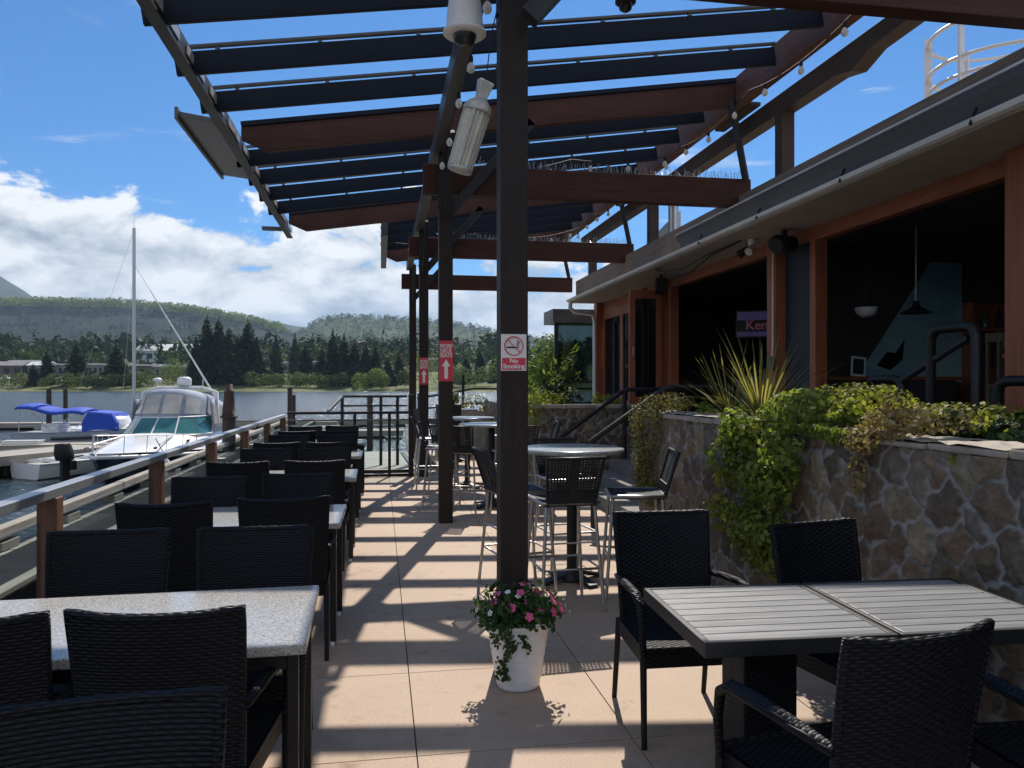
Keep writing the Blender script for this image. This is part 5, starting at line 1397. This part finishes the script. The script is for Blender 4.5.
piling(49, 43, 389, .14, 'dark piling behind the blue canopy, first of a pair')
piling(65.5, 43.5, 389, .12, 'thin dark piling behind the blue canopy, second of a pair')
piling(370, 30, 396, .12, 'piling standing by the gangway beyond the glass')

# floating docks
def fdock(px, D, l, w, rz, label, z=-.62, h=.30):
    t = thing('floating_dock', label, 'dock', col_at(px, D, z), rz, 'floating docks')
    m = MB(); m.box(-l / 2, l / 2, -w / 2, w / 2, -.06, 0); m.build('deck', M['dock_wood'], t, .01)
    m = MB(); [m.box(-l / 2, l / 2, s * (w / 2 + .03) - .03, s * (w / 2 + .03) + .03, -.24, .02) for s in (-1, 1)]; m.box(-l / 2 - .06, -l / 2 - .001, -w / 2, w / 2, -.24, .02); m.box(l / 2 + .001, l / 2 + .06, -w / 2, w / 2, -.24, .02); m.build('fender_board', M['dock_beam'], t)
    m = MB(); [m.box(-l / 2 + .2 + k * l / 4, -l / 2 + .2 + k * l / 4 + l / 6, -w / 2 + .05, w / 2 - .05, -h - .25, -.065) for k in range(4)]; m.build('float', M['rubber'], t)
fdock(20, 22.5, 5.5, 1.8, R(62), 'pale boarded finger dock reaching towards the small skiff', -.42)
fdock(72, 27.5, 14, 1.3, R(2), 'long floating dock in front of the blue canopied boat', -.55)
fdock(70, 44, 30, 1.6, R(-4), 'long dark floating dock behind the blue canopied boat')
fdock(272, 36, 12, 1.6, R(0), 'floating dock beyond the rusty collared piling')
fdock(300, 46, 22, 1.8, R(4), 'farther floating dock past the railing corner')
t = thing('dock_box', 'white storage box on the long floating dock', 'dock box', col_at(23, 27.4, -.55), 0)
m = MB(); m.box(-.6, .6, -.25, .25, .001, .10); m.build('box', M['gelcoat'], t, .02); m = MB(); m.box(-.63, .63, -.28, .28, .103, .13); m.build('lid', M['gelcoat'], t, .02)

# boats: hulls lofted from cross-sections; bow towards +Y
def loft(m, st, smooth=True, close=True):
    n = len(st[0])
    v = [p for s_ in st for p in s_]; f = []
    for i in range(len(st) - 1):
        for k in range(n - 1): f.append((i * n + k, i * n + k + 1, (i + 1) * n + k + 1, (i + 1) * n + k))
    m.add(v, f, smooth)
    if close: m.add(st[0], [tuple(range(n))[::-1]]); m.add(st[-1], [tuple(range(n))])
def hull_st(L, B, fb, dr, bowrise, nst=14, flare=.86):
    st, gun = [], []
    for i in range(nst + 1):
        f = i / nst; y = -L / 2 + L * f
        b = B / 2 * (1 - max(0, (f - .35) / .65) ** 2.3) * (.93 + .07 * min(1, f * 3)) + .015
        zt = fb + bowrise * f ** 2; zk = -dr + (dr + fb * .75) * max(0, (f - .72) / .28) ** 1.8
        yk = y - max(0, (f - .8) / .2) * .10 * L * .35
        ch = b * (flare - .25 * f)
        zc = zk + (zt - zk) * (.30 + .12 * f)
        st.append([(-b, y, zt), (-ch, y - (y - yk) * .5, zc), (0, yk, zk), (ch, y - (y - yk) * .5, zc), (b, y, zt)])
        gun.append((b, y, zt))
    return st, gun
# the cruiser
BL, BB = 8.4, 2.9
t = thing('motor_cruiser', 'white motor cruiser with navy hull and grey canvas enclosure moored bow first', 'boat', col_at(166, 20.6, -1.0), R(180 - 4.5))
st_, gun = hull_st(BL, BB, .74, .35, .28)
m = MB(); loft(m, st_, False); m.build('hull', M['navy'], t)
m = MB(); m.tube([(b, y, z - .02) for b, y, z in gun] + [(-b, y, z - .02) for b, y, z in gun[::-1]], .045, 8); m.build('rub_rail', M['white'], t)
def deck(u, v):
    f = v; i = min(int(f * 14), 13); k = f * 14 - i
    b = gun[i][0] * (1 - k) + gun[i + 1][0] * k; y = gun[i][1] * (1 - k) + gun[i + 1][1] * k; z = gun[i][2] * (1 - k) + gun[i + 1][2] * k
    x = (2 * u - 1); cr = (1 - abs(x) ** 3.0)
    H = .60 * max(0, min(1, (.97 - f) / .45)) * min(1, f * 6)
    return (x * b * .99, y, z + .02 + cr * H + (.05 if abs(x) > .93 else 0))
m = MB(); m.grid(deck, 20, 28); m.build('deck', M['gelcoat'], t)
def dz(y, x=0): 
    f = (y + BL / 2) / BL; return deck(.5 + x / 2, f)[2]
m = MB(); yb = 0.75
WS0 = [(-1.08, yb - 1.15), (-.95, yb - .25), (-.55, yb + .28), (0, yb + .42), (.55, yb + .28), (.95, yb - .25), (1.08, yb - 1.15)]
z0 = dz(yb) - .12
def wsx(u, v):
    f = u * 6; i = min(int(f), 5); k = f - i
    x = WS0[i][0] * (1 - k) + WS0[i + 1][0] * k; y = WS0[i][1] * (1 - k) + WS0[i + 1][1] * k
    return (x * (1 - .13 * v), y - .55 * v - .1 * (1 - abs(x)) * v, z0 + .46 * v)
m.grid(wsx, 24, 3); m.build('windshield', M['boat_glass'], t)
m = MB()
for u in (0, 1 / 3.0, .5, 2 / 3.0, 1): m.tube([wsx(u, 0), wsx(u, 1)], .022, 6)
m.tube([wsx(k / 24, 1.0) for k in range(25)], .022, 6); m.tube([wsx(k / 24, 0) for k in range(25)], .02, 6); m.build('windshield_frame', M['white'], t)
def can(u, v):     # canvas from the windshield head back over the cockpit
    a = wsx(u, 1); x = a[0]; arch = 1 - (abs(2 * u - 1)) ** 2.6
    if v < .45:
        k = v / .45; return (x * (1 - .06 * k), a[1] - .50 * k, a[2] + (.60 * arch + .12) * k)
    k = (v - .45) / .55; return (x * (.94 + .06 * k), a[1] - .50 - 2.3 * k, a[2] + (.60 * arch + .12) * (1 - .05 * k) + .06 * math.sin(k * PI) - .35 * k * k)
m = MB(); m.grid(can, 24, 16); m.build('canvas_top', M['canvas_grey'], t, solid=.012)
def canp(u, v, o=.02):
    p = Vector(can(u, v)); return (p.x * 1.012, p.y + o, p.z + .015)
for u0, u1 in ((.17, .30), (.335, .485), (.515, .665), (.70, .83)):
    m = MB(); m.grid(lambda u, v: canp(u0 + (u1 - u0) * u, .05 + .32 * v), 6, 5); m.build('clear_panel', M['vinyl'], t)
for s_ in (-1, 1):
    sd = lambda u, v: (s_ * (1.10 - .10 * v), yb - 1.2 - 2.3 * u, z0 + .0 + (.95 - .25 * u) * v)
    m = MB(); m.grid(sd, 6, 4); m.build('side_curtain', M['canvas_grey'], t, solid=.01)
    for a, b in ((.06, .42), (.50, .9)):
        m = MB(); m.grid(lambda u, v: (sd(a + (b - a) * u, .25 + .6 * v)[0] + s_ * .012, sd(a + (b - a) * u, 0)[1], sd(a + (b - a) * u, .25 + .6 * v)[2]), 4, 3); m.build('clear_panel', M['vinyl'], t)
zt = can(.5, .7)[2]; yt = can(.5, .7)[1]
m = MB(); m.tube([(-1.05, yt, z0 + .3), (-1.0, yt - .1, zt - .05), (-.6, yt - .15, zt + .08), (.6, yt - .15, zt + .08), (1.0, yt - .1, zt - .05), (1.05, yt, z0 + .3)], .05, 8); m.build('radar_arch', M['white'], t)
m = MB(); m.lathe([(.05, 0), (.17, .02), (.19, .08), (.18, .22), (.12, .26), (.01, .27)], (-.10, yt - .15, zt + .12), 20); m.build('radar_dome', M['white'], t)
m = MB(); m.lathe([(.02, 0), (.02, .1), (.14, .14), (.10, .2), (.01, .22)], (.62, yt - .1, zt + .14), 12); m.build('antenna', M['white'], t)
m = MB(); m.tube([(-.62, yt - .1, zt + .1), (-.62, yt - .1, zt + .32)], .015, 6); m.build('mast_light', M['white'], t)
for s_ in (-1, 1):
    ps = [(s_ * gun[i][0] * .93, gun[i][1], gun[i][2] + .06) for i in range(7, 14)]
    m = MB(); m.tube([(x, y, z + .40 * min(1, k / .8)) for k, (x, y, z) in enumerate(ps)] + ([(0, BL / 2 - .05, gun[-1][2] + .45)]), .011, 6)
    for x, y, z in ps[1:]: m.tube([(x, y, z - .03), (x, y - .06, z + .40)], .009, 6)
    m.build('bow_rail', M['steel'], t)
m = MB(); m.prism([(-.45, 1.55), (.45, 1.55), (.5, 1.75), (0, 2.35), (-.5, 1.75)], 0, .02, 'z'); o = m.build('deck_hatch', M['canvas_grey'], t); o.location = (0, 0, dz(1.9) + .0); o.rotation_euler = (R(-8), 0, 0)
m = MB()
for s_ in (-1, 1): m.tube([(s_ * .75, 2.6, dz(2.6, .5) + .03), (s_ * .6, 1.3, dz(1.3, .5) + .03)], .02, 6)
m.build('grab_rail', M['steel'], t)
for s_ in (-1, 1):
    for yy in (2.9, 1.2): m = MB(); m.bar((s_ * .95 * (1 if yy < 2 else .8), yy - .08, dz(yy, .8) + .06), (s_ * .95 * (1 if yy < 2 else .8), yy + .08, dz(yy, .8) + .06), .03, .05); m.build('cleat', M['black_metal'], t)
t2 = thing('fender', 'white inflatable fender hanging between the cruiser and the boardwalk', 'fender', col_at(166, 17.2, -.5)); 
m = MB(); m.lathe([(.02, -.42), (.13, -.34), (.15, 0), (.13, .3), (.04, .40), (.02, .45)], n=16); m.build('body', M['gelcoat'], t2)
m = MB(); m.tube([(0, 0, .44), (-.3, .3, .85)], .012, 5); m.build('rope', M['dock_beam'], t2)

# blue canopied runabout, broadside
t = thing('runabout', 'grey blue open motorboat with bright blue canopy and cockpit cover', 'boat', col_at(94, 30.3, -1.0), R(-95)); t.scale = (.92, .92, 1.1)
st_, gun = hull_st(5.8, 2.1, .62, .25, .22)
m = MB(); loft(m, st_, False); m.build('hull', M['hull_grey'], t)
m = MB(); m.grid(lambda u, v: ((2 * u - 1) * gun[round(v * 14)][0] * .99, gun[round(v * 14)][1], gun[round(v * 14)][2] + .02 + .14 * (1 - abs(2 * u - 1) ** 3) * (v > .5)), 10, 14); m.build('deck', M['gelcoat'], t)
for zz, mt, hh in ((.44, 'navy', .10), (.24, 'navy', .06)):
    m = MB()
    for s_ in (-1, 1): m.tube([(s_ * (gun[i][0] + .004 - (.62 - zz) * .12), gun[i][1], zz + .2 * (i / 14) ** 2) for i in range(4 if zz > .3 else 0, 14)], hh / 2, 6)
    m.build('stripe', M[mt], t)
m = MB(); m.grid(lambda u, v: ((2 * u - 1) * .92, -2.75 + 2.7 * v, 1.62 - .14 * abs(2 * u - 1) ** 2 - .22 * v + .06 * math.sin(v * 9)), 8, 14); m.build('canopy', M['canvas_blue'], t, solid=.06)
for s_ in (-1, 1):
    m = MB(); m.tube([(s_ * .9, -2.6, .62), (s_ * .9, -2.55, 1.52)], .018, 6); m.tube([(s_ * .9, -1.2, .62), (s_ * .9, -2.2, 1.46)], .016, 6); m.tube([(s_ * .9, -1.3, .62), (s_ * .9, -.4, 1.36)], .016, 6); m.tube([(s_ * .95, -2.6, .9), (s_ * .95, -.2, .9)], .015, 6); m.build('canopy_frame', M['steel'], t)
m = MB(); m.prism([(-.15, .62), (1.35, .70), (1.30, .98), (1.05, 1.32), (.10, 1.40), (-.15, 1.0)], -.85, .85, 'x'); m.build('cockpit_cover', M['canvas_blue'], t, .08)
m = MB(); m.grid(lambda u, v: ((2 * u - 1) * (.86 - .1 * v), 1.62 - .25 * v - .35 * abs(2 * u - 1) ** 2, .78 + .42 * v), 8, 3); m.build('windshield', M['gelcoat'], t, solid=.015)
m = MB(); m.box(-.5, .5, -1.9, -1.2, .62, .95); m.build('seat', M['gelcoat'], t, .05)
m = MB(); m.tube([(.5, 2.2, .8), (.45, 2.5, 1.1), (0, 2.85, 1.12), (-.45, 2.5, 1.1), (-.5, 2.2, .8)], .018, 6); m.build('bow_rail', M['steel'], t)
# sailboat behind, only its rig stands clear
t = thing('sailboat', 'sailboat moored behind the cruiser, bare silver mast and furled jib showing', 'boat', col_at(150, 36, -1.0), R(-88))
st_, gun = hull_st(7.4, 2.2, .55, .4, .2)
m = MB(); loft(m, st_, False); m.build('hull', M['gelcoat'], t)
m = MB(); m.grid(lambda u, v: ((2 * u - 1) * gun[round(v * 14)][0] * .98, gun[round(v * 14)][1], gun[round(v * 14)][2] + .01 + .10 * (1 - abs(2 * u - 1) ** 3)), 8, 14); m.build('deck', M['gelcoat'], t)
mp = col_at(134, 36, -1.0); bo = Vector(t.location); rel = (mp - bo); rel.rotate(Matrix.Rotation(R(88), 3, 'Z'))
mh = EYE + (384 - 228) / F * 36 + 1.0
m = MB(); m.tube([rel + Vector((0, 0, .3)), rel + Vector((0, 0, mh))], [.085, .07], 12); m.tube([rel + Vector((0, 0, mh)), rel + Vector((0, 0, mh + .5))], .01, 5); m.build('mast', M['steel'], t)
bow = Vector((0, 3.6, .75)); ft = rel + Vector((0, 0, mh * .83))
m = MB(); m.tube([ft, bow], .012, 5); m.tube([ft.lerp(bow, .16), ft.lerp(bow, .55), ft.lerp(bow, .97)], [.02, .04, .05], 8); m.build('furled_jib', M['gutter'], t)
m = MB()
for x, y in ((.95, -.3), (-.95, -.3), (0, -3.6)): m.tube([rel + Vector((0, 0, mh * (.83 if x else .99))), (x, rel.y + y if x else y, .6)], .006, 4)
m.build('stay', M['steel'], t)
# skiff with outboard
t = thing('skiff', 'small white skiff tied up with its outboard towards the patio', 'boat', col_at(88, 22.5, -1.0), R(-38))
st_, gun = hull_st(3.6, 1.5, .42, .15, .15)
m = MB(); loft(m, st_, False); m.build('hull', M['gelcoat'], t)
m = MB(); m.grid(lambda u, v: ((2 * u - 1) * gun[round(v * 14)][0] * .9, gun[round(v * 14)][1], gun[round(v * 14)][2] - .08), 6, 14); m.build('deck', M['lamp_grey'], t)
m = MB(); [m.box(-.6, .6, y, y + .25, .36, .48) for y in (-1.0, .1)]; m.build('thwart', M['gelcoat'], t, .02)
m = MB(); m.tube([(b, y, z) for b, y, z in gun] + [(-b, y, z) for b, y, z in gun[::-1]], .03, 6); m.build('gunwale', M['white'], t)
t = thing('outboard_motor', 'black outboard motor on the stern of the white skiff', 'outboard motor', col_at(65, 20.3, -1.0), R(-38)); t.scale = (.85, .9, .70)
m = MB(); m.grid(lambda u, v: (.20 * math.cos(2 * PI * u) * (1 - .22 * v * v) * math.sin(PI * (.16 + .68 * v)) ** .22, .30 * math.sin(2 * PI * u) * (1 - .15 * v) * math.sin(PI * (.16 + .68 * v)) ** .22 - .07 * v, .82 + .62 * v), 20, 12); m.lathe([(.13, -.01), (.10, .012), (.001, .02)], (0, -.06, 1.44), 12); m.build('cowling', M['black_metal'], t)
m = MB(); m.prism([(-.12, -.1), (.10, -.1), (.13, .96), (-.13, .96)], -.07, .07, 'x'); m.box(-.18, .18, -.22, .12, .0, .03); m.build('leg', M['rubber'], t, .02)
m = MB(); m.box(-.22, .22, .06, .24, .45, .80); m.build('clamp_bracket', M['black_metal'], t, .03)
m = MB(); m.bar((0, .2, .88), (0, .55, .95), .04, .04); m.build('tiller', M['rubber'], t)

# ---------------------------------------------------------------- haze over the far shore
HZ = bpy.data.materials.new('pale_haze'); HZ.use_nodes = True
nt = HZ.node_tree; nt.nodes.clear()
pv = nt.nodes.new('ShaderNodeVolumePrincipled'); pv.inputs['Color'].default_value = (.56, .76, 1.0, 1); pv.inputs['Density'].default_value = 9.0e-5; pv.inputs['Anisotropy'].default_value = .25
oo = nt.nodes.new('ShaderNodeOutputMaterial'); nt.links.new(pv.outputs[0], oo.inputs['Volume'])
HZ.cycles.homogeneous_volume = True
m = MB(); m.box(-9500, 9500, -2500, 9500, -5, 760)
tag(m.build('haze', HZ), kind='stuff')
